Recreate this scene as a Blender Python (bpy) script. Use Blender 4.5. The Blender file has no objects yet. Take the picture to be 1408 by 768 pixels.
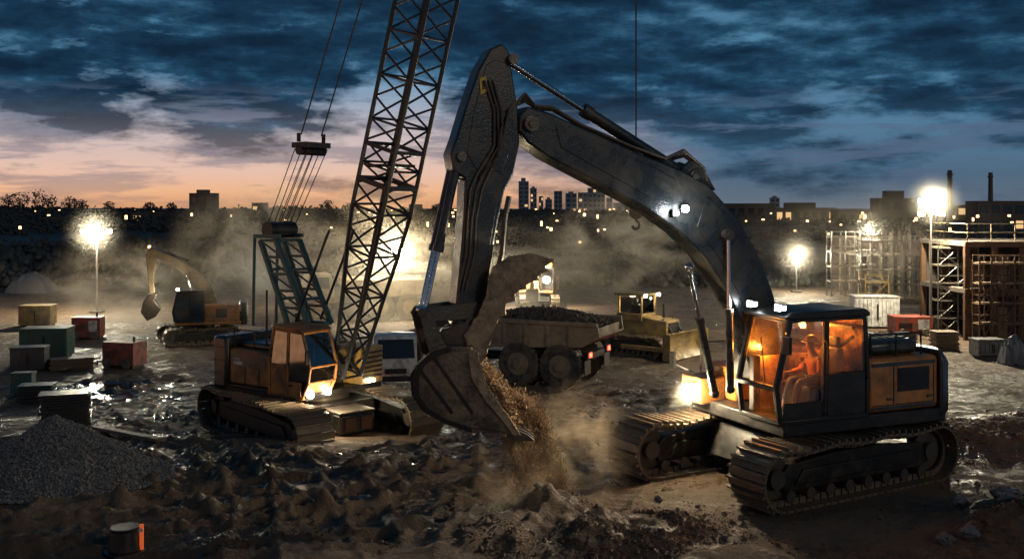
import bpy, bmesh, math, random
from mathutils import Vector, Matrix, Euler, noise
R=math.radians; rnd=random.Random(7)
F=1368.9; HC=5.07; HX=704.0; HY=285.0
sc=bpy.context.scene; C=sc.collection
sc.view_settings.view_transform='Standard'; sc.view_settings.look='None'
def V(*a): return Vector(a)
def sm(a,b,x):
    t=min(1,max(0,(x-a)/(b-a))); return t*t*(3-2*t)
# ---------------------------------------------------------------- terrain
def gbase(X,Y):
    k=sm(-2.5,3,X); st=15+6.5*k
    z=-2.5*sm(st,40,Y)
    if Y>90: z+=4.3*sm(90,330,Y)+(.7+.5*sm(0,-60,X))*math.sin(X*.021+1)*sm(120,330,Y)+1.6*sm(-30,-110,X)*sm(120,330,Y)
    if Y>600: z+= -3.5*sm(600,1400,Y)
    return z
def gp(px,py):
    dx=(px-HX)/F; dz=(HY-py)/F; y=8.0
    while y<3000:
        if HC+dz*y<gbase(dx*y,y): break
        y*=1.002
    return Vector((dx*y,y,gbase(dx*y,y)))
def up(px,py,loc,rz,y=0,s=1):
    d=Vector(((px-HX)/F,1,(HY-py)/F)); n=Vector((-math.sin(rz),math.cos(rz),0)); f=Vector((math.cos(rz),math.sin(rz),0))
    p0=loc+n*y*s; o=Vector((0,0,HC)); t=(p0-o).dot(n)/d.dot(n); w=o+d*t-loc
    return (w.dot(f)/s,w.z/s)
# ---------------------------------------------------------------- builders
class MB:
    def __init__(s): s.b=bmesh.new()
    def box(s,c,d,rz=0,ry=0,rx=0,mi=0):
        M=Matrix.Translation(c)@Euler((rx,ry,rz)).to_matrix().to_4x4()@Matrix.Diagonal((d[0],d[1],d[2],1))
        r=bmesh.ops.create_cube(s.b,size=1,matrix=M)
        if mi:
            for f in {f for v in r['verts'] for f in v.link_faces}: f.material_index=mi
        return s
    def bb(s,x0,x1,y0,y1,z0,z1,mi=0): return s.box(((x0+x1)/2,(y0+y1)/2,(z0+z1)/2),(abs(x1-x0),abs(y1-y0),abs(z1-z0)),mi=mi)
    def beam(s,p,q,w,h=None):
        p=Vector(p);q=Vector(q);h=h or w;d=q-p
        if d.length<1e-5: return s
        M=Matrix.Translation((p+q)/2)@d.to_track_quat('X','Z').to_matrix().to_4x4()@Matrix.Diagonal((d.length,w,h,1))
        bmesh.ops.create_cube(s.b,size=1,matrix=M); return s
    def tube(s,p,q,r,r2=None,n=10):
        p=Vector(p);q=Vector(q);d=q-p
        if d.length<1e-5: return s
        M=Matrix.Translation((p+q)/2)@d.to_track_quat('Z','Y').to_matrix().to_4x4()
        bmesh.ops.create_cone(s.b,cap_ends=True,segments=n,radius1=r,radius2=r if r2 is None else r2,depth=d.length,matrix=M); return s
    def path(s,pts,r,n=6):
        for a,b in zip(pts,pts[1:]): s.tube(a,b,r,n=n)
        return s
    def prism(s,pts,y0,y1):
        a=[s.b.verts.new((x,y0,z)) for x,z in pts]; b=[s.b.verts.new((x,y1,z)) for x,z in pts]; n=len(pts)
        s.b.faces.new(a); s.b.faces.new(b[::-1])
        for i in range(n): s.b.faces.new((a[i],b[i],b[(i+1)%n],a[(i+1)%n]))
        return s
    def ball(s,c,r,sub=2,sq=(1,1,1)):
        bmesh.ops.create_icosphere(s.b,subdivisions=sub,radius=r,matrix=Matrix.Translation(c)@Matrix.Diagonal((sq[0],sq[1],sq[2],1))); return s
    def build(s,name,mat,parent=None,bevel=0,rz=0):
        b=s.b; bmesh.ops.recalc_face_normals(b,faces=b.faces[:])
        for f in b.faces: f.smooth=True
        for e in b.edges:
            if len(e.link_faces)!=2 or e.calc_face_angle(4)>R(38): e.smooth=False
        me=bpy.data.meshes.new(name); b.to_mesh(me); b.free()
        o=bpy.data.objects.new(name,me); C.objects.link(o)
        for m in (mat if isinstance(mat,(list,tuple)) else [mat]): me.materials.append(m)
        if parent: o.parent=parent
        if rz: o.rotation_euler=(0,0,rz)
        if bevel:
            md=o.modifiers.new('bevel','BEVEL'); md.width=bevel; md.segments=2; md.limit_method='ANGLE'; md.angle_limit=R(35)
        return o
def tag(o,label=None,cat=None,group=None,kind=None):
    if label:o['label']=label
    if cat:o['category']=cat
    if group:o['group']=group
    if kind:o['kind']=kind
    return o
def empty(name,loc,rz=0,label=None,cat=None,group=None,s=1):
    o=bpy.data.objects.new(name,None); C.objects.link(o); o.location=loc; o.rotation_euler=(0,0,rz); o.scale=(s,s,s); o.empty_display_size=.2
    return tag(o,label,cat,group)
def copy_tree(o,parent=None,skip=()):
    c=o.copy(); C.objects.link(c); c.parent=parent
    for ch in list(o.children):
        if ch.name.split('.')[0] not in skip: copy_tree(ch,c,skip)
    return c
def raw(name,vs,fs,mat,parent=None,smooth=False):
    me=bpy.data.meshes.new(name); me.from_pydata(vs,[],fs); me.update()
    if smooth: me.polygons.foreach_set('use_smooth',[True]*len(me.polygons))
    me.materials.append(mat); o=bpy.data.objects.new(name,me); C.objects.link(o)
    if parent:o.parent=parent
    return o
CT=bpy.data.textures.new('crust','CLOUDS'); CT.noise_scale=.13; CT.noise_depth=4
def crust(o,k=.06,lv=4):
    s=o.modifiers.new('grid','SUBSURF'); s.subdivision_type='SIMPLE'; s.levels=lv; s.render_levels=lv
    d=o.modifiers.new('crust','DISPLACE'); d.texture=CT; d.strength=k; d.mid_level=.5
    return o
OCT=[(1,0,0),(-1,0,0),(0,1,0),(0,-1,0),(0,0,1),(0,0,-1)]
OF=[(0,2,4),(2,1,4),(1,3,4),(3,0,4),(2,0,5),(1,2,5),(3,1,5),(0,3,5)]
def lump(vs,fs,p,r,sq=1.0):
    n=len(vs); a=rnd.random()*6.28; ca,sa=math.cos(a),math.sin(a)
    for x,y,z in OCT:
        k=r*rnd.uniform(.6,1.3); x+=rnd.uniform(-.3,.3); y+=rnd.uniform(-.3,.3); z+=rnd.uniform(-.3,.3)
        vs.append((p[0]+k*(x*ca-y*sa),p[1]+k*(x*sa+y*ca),p[2]+k*z*sq))
    for f in OF: fs.append((f[0]+n,f[1]+n,f[2]+n))
# ---------------------------------------------------------------- materials
def nt(name):
    m=bpy.data.materials.new(name); m.use_nodes=True; t=m.node_tree; return m,t,t.nodes['Principled BSDF']
def rgb(c): return (c[0],c[1],c[2],1)
def surf(name,col,rough=.55,metal=0,dirt=.5,dcol=(.085,.062,.042),sc_=2.5,bump=.15,fine=30,coat=0):
    m,t,p=nt(name); N=t.nodes; L=t.links
    tc=N.new('ShaderNodeTexCoord')
    n1=N.new('ShaderNodeTexNoise'); n1.inputs['Scale'].default_value=sc_; n1.inputs['Detail'].default_value=9; n1.inputs['Roughness'].default_value=.72; n1.inputs['Distortion'].default_value=.3
    n2=N.new('ShaderNodeTexNoise'); n2.inputs['Scale'].default_value=fine; n2.inputs['Detail'].default_value=4
    L.new(tc.outputs['Object'],n1.inputs['Vector']); L.new(tc.outputs['Object'],n2.inputs['Vector'])
    r=N.new('ShaderNodeValToRGB'); r.color_ramp.elements[0].position=.6-.3*dirt; r.color_ramp.elements[1].position=.74-.2*dirt
    L.new(n1.outputs['Fac'],r.inputs['Fac'])
    mx=N.new('ShaderNodeMix'); mx.data_type='RGBA'; mx.inputs[6].default_value=rgb(col); mx.inputs[7].default_value=rgb(dcol)
    mm=N.new('ShaderNodeMath'); mm.operation='MULTIPLY'; mm.inputs[1].default_value=min(1,dirt*1.5)
    L.new(r.outputs['Color'],mm.inputs[0]); L.new(mm.outputs[0],mx.inputs[0])
    hs=N.new('ShaderNodeHueSaturation'); mr=N.new('ShaderNodeMapRange'); mr.inputs[3].default_value=.65; mr.inputs[4].default_value=1.35
    L.new(n2.outputs['Fac'],mr.inputs[0]); L.new(mr.outputs[0],hs.inputs['Value']); L.new(mx.outputs[2],hs.inputs['Color'])
    L.new(hs.outputs['Color'],p.inputs['Base Color'])
    m2=N.new('ShaderNodeMapRange'); m2.inputs[3].default_value=rough*.8; m2.inputs[4].default_value=min(1,rough+.35)
    L.new(mm.outputs[0],m2.inputs[0]); L.new(m2.outputs[0],p.inputs['Roughness'])
    p.inputs['Metallic'].default_value=metal
    if coat: p.inputs['Coat Weight'].default_value=coat; p.inputs['Coat Roughness'].default_value=.25
    b=N.new('ShaderNodeBump'); b.inputs['Strength'].default_value=bump; b.inputs['Distance'].default_value=.02
    ad=N.new('ShaderNodeMath'); ad.operation='ADD'; L.new(n2.outputs['Fac'],ad.inputs[0]); L.new(n1.outputs['Fac'],ad.inputs[1])
    L.new(ad.outputs[0],b.inputs['Height']); L.new(b.outputs[0],p.inputs['Normal'])
    return m
def emit(name,col,s):
    m,t,p=nt(name); p.inputs['Base Color'].default_value=rgb(col); p.inputs['Emission Color'].default_value=rgb(col); p.inputs['Emission Strength'].default_value=s
    return m
def glass(name,tint=(.8,.85,.85),k=.14):
    m=bpy.data.materials.new(name); m.use_nodes=True; t=m.node_tree; t.nodes.clear()
    o=t.nodes.new('ShaderNodeOutputMaterial'); mx=t.nodes.new('ShaderNodeMixShader'); a=t.nodes.new('ShaderNodeBsdfTransparent'); g=t.nodes.new('ShaderNodeBsdfGlossy')
    n=t.nodes.new('ShaderNodeTexNoise'); n.inputs['Scale'].default_value=4; mr=t.nodes.new('ShaderNodeMapRange'); mr.inputs[3].default_value=k*.6; mr.inputs[4].default_value=k*1.6
    t.links.new(n.outputs['Fac'],mr.inputs[0]); t.links.new(mr.outputs[0],mx.inputs[0])
    a.inputs[0].default_value=rgb(tint); g.inputs[0].default_value=(.9,.9,.9,1); g.inputs['Roughness'].default_value=.06
    t.links.new(a.outputs[0],mx.inputs[1]); t.links.new(g.outputs[0],mx.inputs[2]); t.links.new(mx.outputs[0],o.inputs[0]); return m
def dustglass(name,hi=.5,lo=.03):
    m=bpy.data.materials.new(name); m.use_nodes=True; t=m.node_tree; t.nodes.clear(); n=t.nodes.new
    o=n('ShaderNodeOutputMaterial'); mx=n('ShaderNodeMixShader'); a=n('ShaderNodeBsdfTransparent'); g=n('ShaderNodeBsdfTranslucent'); g2=n('ShaderNodeBsdfGlossy'); m2=n('ShaderNodeMixShader')
    nz=n('ShaderNodeTexNoise'); nz.inputs['Scale'].default_value=2.2; nz.inputs['Detail'].default_value=9; nz.inputs['Roughness'].default_value=.7; mr=n('ShaderNodeMapRange'); mr.inputs[1].default_value=.38; mr.inputs[2].default_value=.66; mr.inputs[3].default_value=lo; mr.inputs[4].default_value=hi
    t.links.new(nz.outputs['Fac'],mr.inputs[0]); t.links.new(mr.outputs[0],mx.inputs[0]); g.inputs[0].default_value=(.5,.36,.24,1); g2.inputs['Roughness'].default_value=.05; m2.inputs[0].default_value=.035
    t.links.new(a.outputs[0],mx.inputs[1]); t.links.new(g.outputs[0],mx.inputs[2]); t.links.new(mx.outputs[0],m2.inputs[1]); t.links.new(g2.outputs[0],m2.inputs[2]); t.links.new(m2.outputs[0],o.inputs[0]); return m
M={}
M['dark']=surf('dark_machine_paint',(.02,.025,.027),.32,.25,.5,(.085,.07,.05),1.3,.25,coat=.3)
M['black']=surf('black_steel',(.014,.014,.014),.5,.2,.4,(.06,.048,.035))
M['orange']=surf('orange_paint',(.5,.18,.025),.4,0,.58,(.12,.07,.035),1.9,.12,coat=.15)
M['cranepaint']=surf('faded_orange_paint',(.36,.14,.028),.45,0,.62,(.11,.07,.04),1.6,.12)
M['yellow']=surf('dusty_yellow_paint',(.4,.26,.07),.5,0,.64,(.17,.125,.075),2.0,.12)
M['dull']=surf('dull_ochre_paint',(.17,.13,.07),.6,0,.65,(.11,.085,.055),2.0,.12)
M['truckpaint']=surf('mud_covered_truck_paint',(.36,.26,.15),.6,0,.65,(.2,.15,.1),1.6,.2)
M['teal']=surf('teal_paint',(.018,.08,.09),.5,.1,.35,(.04,.05,.045))
M['steel']=surf('worn_steel',(.11,.1,.085),.42,.6,.5,(.08,.06,.04),3,.35)
M['track']=surf('track_steel',(.16,.13,.095),.4,.5,.6,(.17,.12,.075),4,.6)
M['chrome']=surf('chrome_rod',(.6,.6,.62),.15,1,.1)
M['rubber']=surf('rubber',(.035,.032,.03),.75,0,.7,(.16,.125,.09))
M['lattice']=surf('lattice_steel',(.018,.021,.026),.45,.3,.3,(.035,.032,.03))
M['dirtsteel']=surf('dirt_crusted_steel',(.14,.115,.08),.7,.1,.75,(.42,.32,.2),3.8,1.0,12)
M['scraped']=surf('scraped_bucket_steel',(.085,.075,.062),.42,.5,.6,(.28,.22,.14),2.4,.8,16)
M['soil']=surf('loose_soil',(.34,.21,.1),.95,0,.6,(.2,.125,.065),3,.8,14)
M['darksoil']=surf('dark_load_soil',(.12,.09,.06),.95,0,.6,(.06,.045,.035),3,.8,14)
M['gravel']=surf('gravel',(.14,.14,.14),.85,0,.5,(.07,.065,.06),8,.6,20)
M['rock']=surf('rock',(.13,.12,.11),.8,0,.5,(.08,.065,.05),3,.8,12)
M['glass']=dustglass('dusty_cab_glass',.22,.02); M['glassdark']=glass('dark_glass',(.25,.3,.32),.3); M['clear']=dustglass('side_glass',.05,.01)
M['seat']=surf('seat_fabric',(.03,.027,.025),.8,0,.1)
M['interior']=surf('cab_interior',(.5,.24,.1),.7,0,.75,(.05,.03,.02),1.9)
M['white']=surf('white_paint',(.55,.55,.53),.45,0,.5); M['red']=surf('red_paint',(.3,.05,.03),.5,0,.6)
M['green']=surf('green_container_paint',(.02,.08,.07),.55,.1,.5); M['grey']=surf('grey_paint',(.12,.125,.125),.55,0,.5)
M['wood']=surf('weathered_wood',(.2,.135,.075),.8,0,.4,(.08,.06,.04),6); M['concrete']=surf('concrete',(.14,.12,.1),.85,0,.5,(.09,.07,.05),1.5,.3)
M['galv']=surf('galvanised_steel',(.17,.16,.145),.45,.6,.4); M['sheet']=surf('sheet_steel',(.08,.085,.09),.4,.6,.4)
M['rust']=surf('rusty_steel',(.12,.06,.03),.75,.3,.5)
M['tarp']=surf('tarpaulin',(.08,.085,.1),.6,0,.4,(.06,.055,.05))
M['skin']=surf('skin',(.2,.1,.06),.6,0,.0); M['shirt']=surf('orange_workwear',(.3,.09,.03),.85,0,.3); M['hat']=surf('hard_hat_plastic',(.3,.16,.06),.5,0,.3); M['trouser']=surf('navy_trousers',(.02,.024,.035),.85,0,.1)
M['lamp']=emit('floodlight_lens',(1,.93,.78),60); M['head']=emit('headlight_lens',(1,.84,.6),60); M['cool']=emit('work_light_lens',(.9,.97,1),50)
M['tail']=emit('tail_light_lens',(1,.04,.02),14); M['amber']=emit('amber_lens',(1,.35,.05),10); M['far']=emit('far_lamp',(1,.55,.22),6)
M['winlit']=emit('lit_window',(1,.62,.28),.8); M['windark']=surf('dark_window',(.02,.03,.04),.2,0,.1)
M['city']=surf('hazed_city_concrete',(.12,.165,.23),.8,0,.2,(.09,.13,.18)); M['brick']=surf('brick_wall',(.07,.055,.05),.85,0,.3)  # city: bluish distance haze is put into the wall colour
M['leaf']=surf('hazed_dark_foliage',(.03,.034,.034),.95,0,.4,(.04,.038,.032)); M['bark']=surf('bark',(.06,.045,.035),.9)  # leaf colour is greyed to carry the distance haze
M['rope']=surf('wire_rope',(.03,.03,.03),.6,.4,.1)
def lamp(name,loc,P,col,parent=None,r=.12,spot=None,dirn=None):
    l=bpy.data.lights.new(name,'SPOT' if spot else 'POINT'); l.energy=P; l.color=col; l.shadow_soft_size=r
    if spot: l.spot_size=R(spot); l.spot_blend=.6
    o=bpy.data.objects.new(name,l); C.objects.link(o); o.location=loc
    if parent: o.parent=parent
    if dirn: o.rotation_euler=Vector(dirn).to_track_quat('-Z','Y').to_euler()
    return o
# ---------------------------------------------------------------- world
w=bpy.data.worlds.new('World'); sc.world=w; w.use_nodes=True; t=w.node_tree; N=t.nodes; L=t.links
bg=N['Background']; tc=N.new('ShaderNodeTexCoord'); sp=N.new('ShaderNodeSeparateXYZ'); L.new(tc.outputs['Generated'],sp.inputs[0])
def mth(op,a,b=None,c=None):
    n=N.new('ShaderNodeMath'); n.operation=op
    for i,v in enumerate((a,b,c)):
        if v is None: continue
        if isinstance(v,(int,float)): n.inputs[i].default_value=v
        else: L.new(v,n.inputs[i])
    return n.outputs[0]
def ramp(fac,els,interp='LINEAR'):
    r=N.new('ShaderNodeValToRGB'); cr=r.color_ramp; cr.interpolation=interp
    while len(cr.elements)<len(els): cr.elements.new(.5)
    for e,(p,c) in zip(cr.elements,els): e.position=p; e.color=rgb(c) if len(c)==3 else c
    L.new(fac,r.inputs[0]); return r.outputs[0]
def mixc(f,a,b):
    n=N.new('ShaderNodeMix'); n.data_type='RGBA'
    for i,v in ((0,f),(6,a),(7,b)):
        if isinstance(v,tuple): n.inputs[i].default_value=rgb(v)
        elif isinstance(v,(int,float)): n.inputs[i].default_value=v
        else: L.new(v,n.inputs[i])
    return n.outputs[2]
X,Y,Z=sp.outputs; el=mth('MAXIMUM',Z,0.0); az=mth('ARCTAN2',X,Y)
left=ramp(el,[(0,(.66,.32,.16)),(.015,(.86,.47,.26)),(.035,(.8,.53,.42)),(.065,(.62,.5,.49)),(.1,(.34,.4,.5)),(.13,(.15,.32,.5)),(.25,(.05,.19,.36))])
right=ramp(el,[(0,(.13,.16,.2)),(.03,(.08,.14,.21)),(.09,(.09,.21,.34)),(.14,(.11,.28,.44)),(.25,(.04,.16,.3))])
mr=N.new('ShaderNodeMapRange'); mr.interpolation_type='SMOOTHSTEP'; L.new(az,mr.inputs[0]); mr.inputs[1].default_value=-.03; mr.inputs[2].default_value=.22
clear=mixc(mr.outputs[0],left,right)
def nz(sx,sy,det,rough,off,dist=0.0):
    cv=N.new('ShaderNodeCombineXYZ'); L.new(mth('ADD',mth('MULTIPLY',az,sx),off[0]),cv.inputs[0]); L.new(mth('ADD',mth('MULTIPLY',el,sy),off[1]),cv.inputs[1]); cv.inputs[2].default_value=off[2]
    n=N.new('ShaderNodeTexNoise'); n.inputs['Scale'].default_value=1; n.inputs['Detail'].default_value=det; n.inputs['Roughness'].default_value=rough; n.inputs['Distortion'].default_value=dist
    L.new(cv.outputs[0],n.inputs['Vector']); return n.outputs['Fac']
c1=nz(7,22,12,.62,(3.2,1.1,0)); c1b=nz(7,22,12,.62,(3.26,1.36,0)); c4=nz(2.8,10,4,.5,(1.6,7,3))
c3=nz(6,48,10,.62,(9,4,2),.15)
bias=ramp(el,[(0,(.2,)*3),(.04,(.26,)*3),(.07,(.38,)*3),(.1,(.55,)*3),(.14,(.64,)*3),(.25,(.66,)*3)])
bb=mth('ADD',mth('ADD',mth('MULTIPLY',c1,.6),mth('MULTIPLY',c4,.36)),mth('ADD',mth('MULTIPLY',bias,.35),mth('MULTIPLY',mr.outputs[0],.06)))
mask=ramp(bb,[(.595,(0,0,0)),(.675,(1,1,1))])
shade=mth('ADD',mth('MULTIPLY',mth('SUBTRACT',c1b,c1),1.9),mth('ADD',.46,mth('MULTIPLY',mth('SUBTRACT',c4,.5),-.7)))
ccol=ramp(shade,[(.2,(.006,.02,.042)),(.45,(.01,.038,.078)),(.62,(.02,.074,.14)),(.88,(.07,.19,.31))])
ccol=mixc(ramp(el,[(0,(.4,)*3),(.06,(.2,)*3),(.11,(0,0,0))]),ccol,clear)
sky1=mixc(mask,clear,ccol)
stmask=mth('MULTIPLY',ramp(c3,[(.5,(0,0,0)),(.58,(1,1,1))]),ramp(el,[(0,(.4,)*3),(.03,(.7,)*3),(.08,(.8,)*3),(.12,(0,0,0))]))
stc=mixc(.34,(.09,.12,.2),clear)
L.new(mixc(stmask,sky1,stc),bg.inputs[0]); bg.inputs[1].default_value=1.0
sun=bpy.data.lights.new('front_fill_sun','SUN'); sun.energy=.32; sun.angle=R(12); sun.color=(1,.82,.62); so=bpy.data.objects.new('front_fill_sun',sun); C.objects.link(so)  # added soft fill from behind the camera for the facing sides
so.rotation_euler=Vector((-.62,.68,-.36)).to_track_quat('-Z','Y').to_euler()
# ---------------------------------------------------------------- ground
PUD=[(170,545,1.5,.6),(255,595,1.3,.35),(110,575,.8,.4),(180,575,1.1,.4),(240,570,1.2,.3),(90,545,1.4,.5),(275,636,.9,.2),(560,634,1.1,.16),(145,530,1.8,.5),(215,530,1.3,.45),(350,614,.9,.2),(230,548,1.0,.4),(390,662,.8,.12),(310,600,.8,.2),(470,680,.7,.1),(520,618,1.0,.16),(300,680,.7,.1),(640,640,.8,.12),(690,590,1.2,.3),(620,575,1.4,.4),(230,640,.7,.14)]
PUD=[(gp(a,b),c,d) for a,b,c,d in PUD]
MND=[(.55,16.2,.95,.42),(-.6,15.2,1.4,.25),(1.4,15.0,1.2,.32),(2.5,15.6,.8,.25),(7.8,15.3,1.6,.45),(9.2,16.0,1.5,.35),(9.9,21.5,1.8,.2),(-3.5,14.6,1.6,.15),(0.2,14.3,2.0,.2),(3.2,14.0,1.2,.18),(12.6,23.0,2.6,.4)]
TRL=[]
for (a,b,ga_,rw,bd_) in (((20,740),(560,640),1.9,.3,.5),((60,705),(640,655),2.2,.34,-.4),((200,750),(700,690),1.9,.26,.3),((120,690),(300,560),2.4,.4,.5),((330,700),(200,560),1.9,.28,-.6),((440,745),(330,620),2.0,.3,.4),((560,700),(640,560),2.1,.35,.6),((30,600),(330,640),2.4,.4,-.4),((600,620),(900,560),2.3,.4,.4),((200,520),(60,560),2.2,.4,.8),((640,560),(900,500),2.3,.4,-.5),((700,740),(880,600),1.9,.28,-.3),((250,660),(620,610),2.0,.3,.2),((1000,540),(700,560),2.3,.35,.3)):
    A_=gp(*a); B_=gp(*b); TRL.append((A_.x,A_.y,B_.x-A_.x,B_.y-A_.y,math.hypot(B_.x-A_.x,B_.y-A_.y),ga_,rw,bd_))
EXC=Vector((5.35,18.98,0)); CRN=Vector((-5.7,29.4,0))
def gdet(X,Y):
    p=Vector((X,Y,0)); a=.0
    dx=(X-EXC.x)*.866+(Y-EXC.y)*.5; dy=-(X-EXC.x)*.5+(Y-EXC.y)*.866
    pad=1-sm(.6,1.6,max(abs(dx)-2.2,abs(dy)-1.5,0)); 
    pad2=1-sm(3.0,4.6,(p-Vector((CRN.x,CRN.y,0))).length)
    k=1-.75*max(pad,pad2)
    if Y<90:
        n=noise.fractal(p*.45,1.0,2.0,3)*.07
        f2=noise.fractal(p*2.3+Vector((5,1,0)),.75,2.1,6)
        rg=max(0,noise.noise(p*.35+Vector((3,3,3)))+.25)
        n+=f2*.035*(.5+1.2*rg)+.05*rg*abs(noise.fractal(p*5.5+Vector((1,8,0)),.7,2.1,4))
        a=n*k*(1-.5*sm(45,90,Y))
        if Y<60:
            wob=.5*noise.noise(p*.3)+.06*noise.noise(p*2.2)
            for ax_,ay_,ux,uy,ln,ga_,rw,bd_ in TRL:
                rx_,ry2=X-ax_,Y-ay_; l_=(rx_*ux+ry2*uy)/ln
                if l_<-2 or l_>ln+2: continue
                q=(rx_*-uy+ry2*ux)/ln+bd_*math.sin(l_*.35)+wob
                fd=sm(-2,0,l_)*(1-sm(ln,ln+2,l_))*(.75+.5*noise.noise(Vector((l_*.4,ga_,0))))
                e=(abs(q)-ga_/2)/rw
                if abs(e)<2.2:
                    core=math.exp(-e*e*e*e*1.2) if abs(e)<1.6 else 0; lip=math.exp(-((abs(e)-1.35)/.3)**2)
                    tr_=(1 if math.sin(l_*19+abs(e)*1.2)>0 else -1)
                    a+=k*fd*(-.085*core+.075*lip*(1+f2)+.02*core*tr_)
    for mx_,my_,r,h in MND:
        d=math.hypot(X-mx_,Y-my_)/r
        if d<1.6: a+=h*math.exp(-2.2*d*d)*(1+.35*noise.fractal(p*2.0,.9,2.2,6))
    wet=0
    for q,rx,ry in PUD:
        d=math.hypot((X-q.x)/rx,(Y-q.y)/(ry*2.2))
        if d>2.4: continue
        d+=.85*noise.fractal(p*1.7,.7,2,5)
        if d<1.15: wet=max(wet,1-sm(.8,1.02,d))
    return a,wet
vs=[];wets=[];rows=[];y=-8.0
while y<12: rows.append(y); y+=1.2
y=12.0
while y<62: rows.append(y); y*=1.0030
while y<4500: rows.append(y); y*=1.03
NC=560
for y in rows:
    wd=(max(y,16)*.58+3)
    for i in range(NC):
        x=(i/(NC-1)*2-1)*wd; g=gbase(x,y)
        if y>11 and y<100:
            a,wt=gdet(x,y)
            if wt>0: a=a*(1-wt)-.05*wt
            if y<14.2: a*=sm(11,14.2,y)
        else: a,wt=0,0
        if y>=100: a=.6*noise.noise(Vector((x*.05,y*.05,0)))
        vs.append((x,y,g+a)); wets.append(wt)
fs=[]
for j in range(len(rows)-1):
    b=j*NC
    for i in range(NC-1): fs.append((b+i,b+i+1,b+NC+i+1,b+NC+i))
m,t,p=nt('muddy_ground'); N=t.nodes; L=t.links; tc=N.new('ShaderNodeTexCoord')
def NZ(scale,det=8,rough=.6,k='Object'):
    n=N.new('ShaderNodeTexNoise'); n.inputs['Scale'].default_value=scale; n.inputs['Detail'].default_value=det; n.inputs['Roughness'].default_value=rough; L.new(tc.outputs[k],n.inputs['Vector']); return n.outputs['Fac']
n1=NZ(.35); n2=NZ(2.2,10,.7); n3=NZ(14,8,.75)
c=ramp(n1,[(.35,(.08,.05,.03)),(.5,(.14,.087,.05)),(.68,(.22,.14,.08))]); c=mixc(mth('MULTIPLY',n2,.8),c,(.05,.034,.023))
c=mixc(ramp(n3,[(.5,(0,0,0)),(.75,(.6,)*3)]),c,(.22,.15,.09))
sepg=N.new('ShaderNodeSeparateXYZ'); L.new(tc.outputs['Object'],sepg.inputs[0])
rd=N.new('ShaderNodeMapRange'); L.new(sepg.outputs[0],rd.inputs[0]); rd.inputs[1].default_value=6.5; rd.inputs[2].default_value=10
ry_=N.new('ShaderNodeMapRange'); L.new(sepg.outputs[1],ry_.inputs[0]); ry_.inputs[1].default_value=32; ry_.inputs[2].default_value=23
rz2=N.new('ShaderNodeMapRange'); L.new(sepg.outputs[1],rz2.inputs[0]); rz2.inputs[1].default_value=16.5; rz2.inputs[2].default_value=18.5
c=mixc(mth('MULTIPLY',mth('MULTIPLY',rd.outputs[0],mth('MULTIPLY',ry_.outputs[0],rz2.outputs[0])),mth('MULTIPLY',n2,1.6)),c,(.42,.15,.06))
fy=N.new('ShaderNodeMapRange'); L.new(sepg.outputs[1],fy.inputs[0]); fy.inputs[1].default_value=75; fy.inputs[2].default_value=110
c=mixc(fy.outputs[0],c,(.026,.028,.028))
at=N.new('ShaderNodeAttribute'); at.attribute_name='wet'
c=mixc(at.outputs['Fac'],c,(.02,.017,.014)); L.new(c,p.inputs['Base Color'])
ro=ramp(mth('ADD',mth('MULTIPLY',n2,.6),mth('MULTIPLY',n1,.4)),[(.42,(.27,)*3),(.52,(.85,)*3)]); ro2=mixc(at.outputs['Fac'],ro,(.06,.06,.06)); L.new(ro2,p.inputs['Roughness'])
p.inputs['Specular IOR Level'].default_value=.45
bp=N.new('ShaderNodeBump'); bp.inputs['Distance'].default_value=.09
L.new(mth('ADD',mth('MULTIPLY',n3,.9),n2),bp.inputs['Height']); L.new(mth('MULTIPLY',mth('SUBTRACT',1.0,at.outputs['Fac']),.95),bp.inputs['Strength']); L.new(bp.outputs[0],p.inputs['Normal'])
M['ground']=m
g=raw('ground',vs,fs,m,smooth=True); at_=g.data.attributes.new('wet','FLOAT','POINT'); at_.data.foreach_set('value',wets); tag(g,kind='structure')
def gz(x,y):
    a,w_=gdet(x,y) if 11<y<100 else (0,0)
    return gbase(x,y)+(a*(1-w_)-.05*w_)
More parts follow.
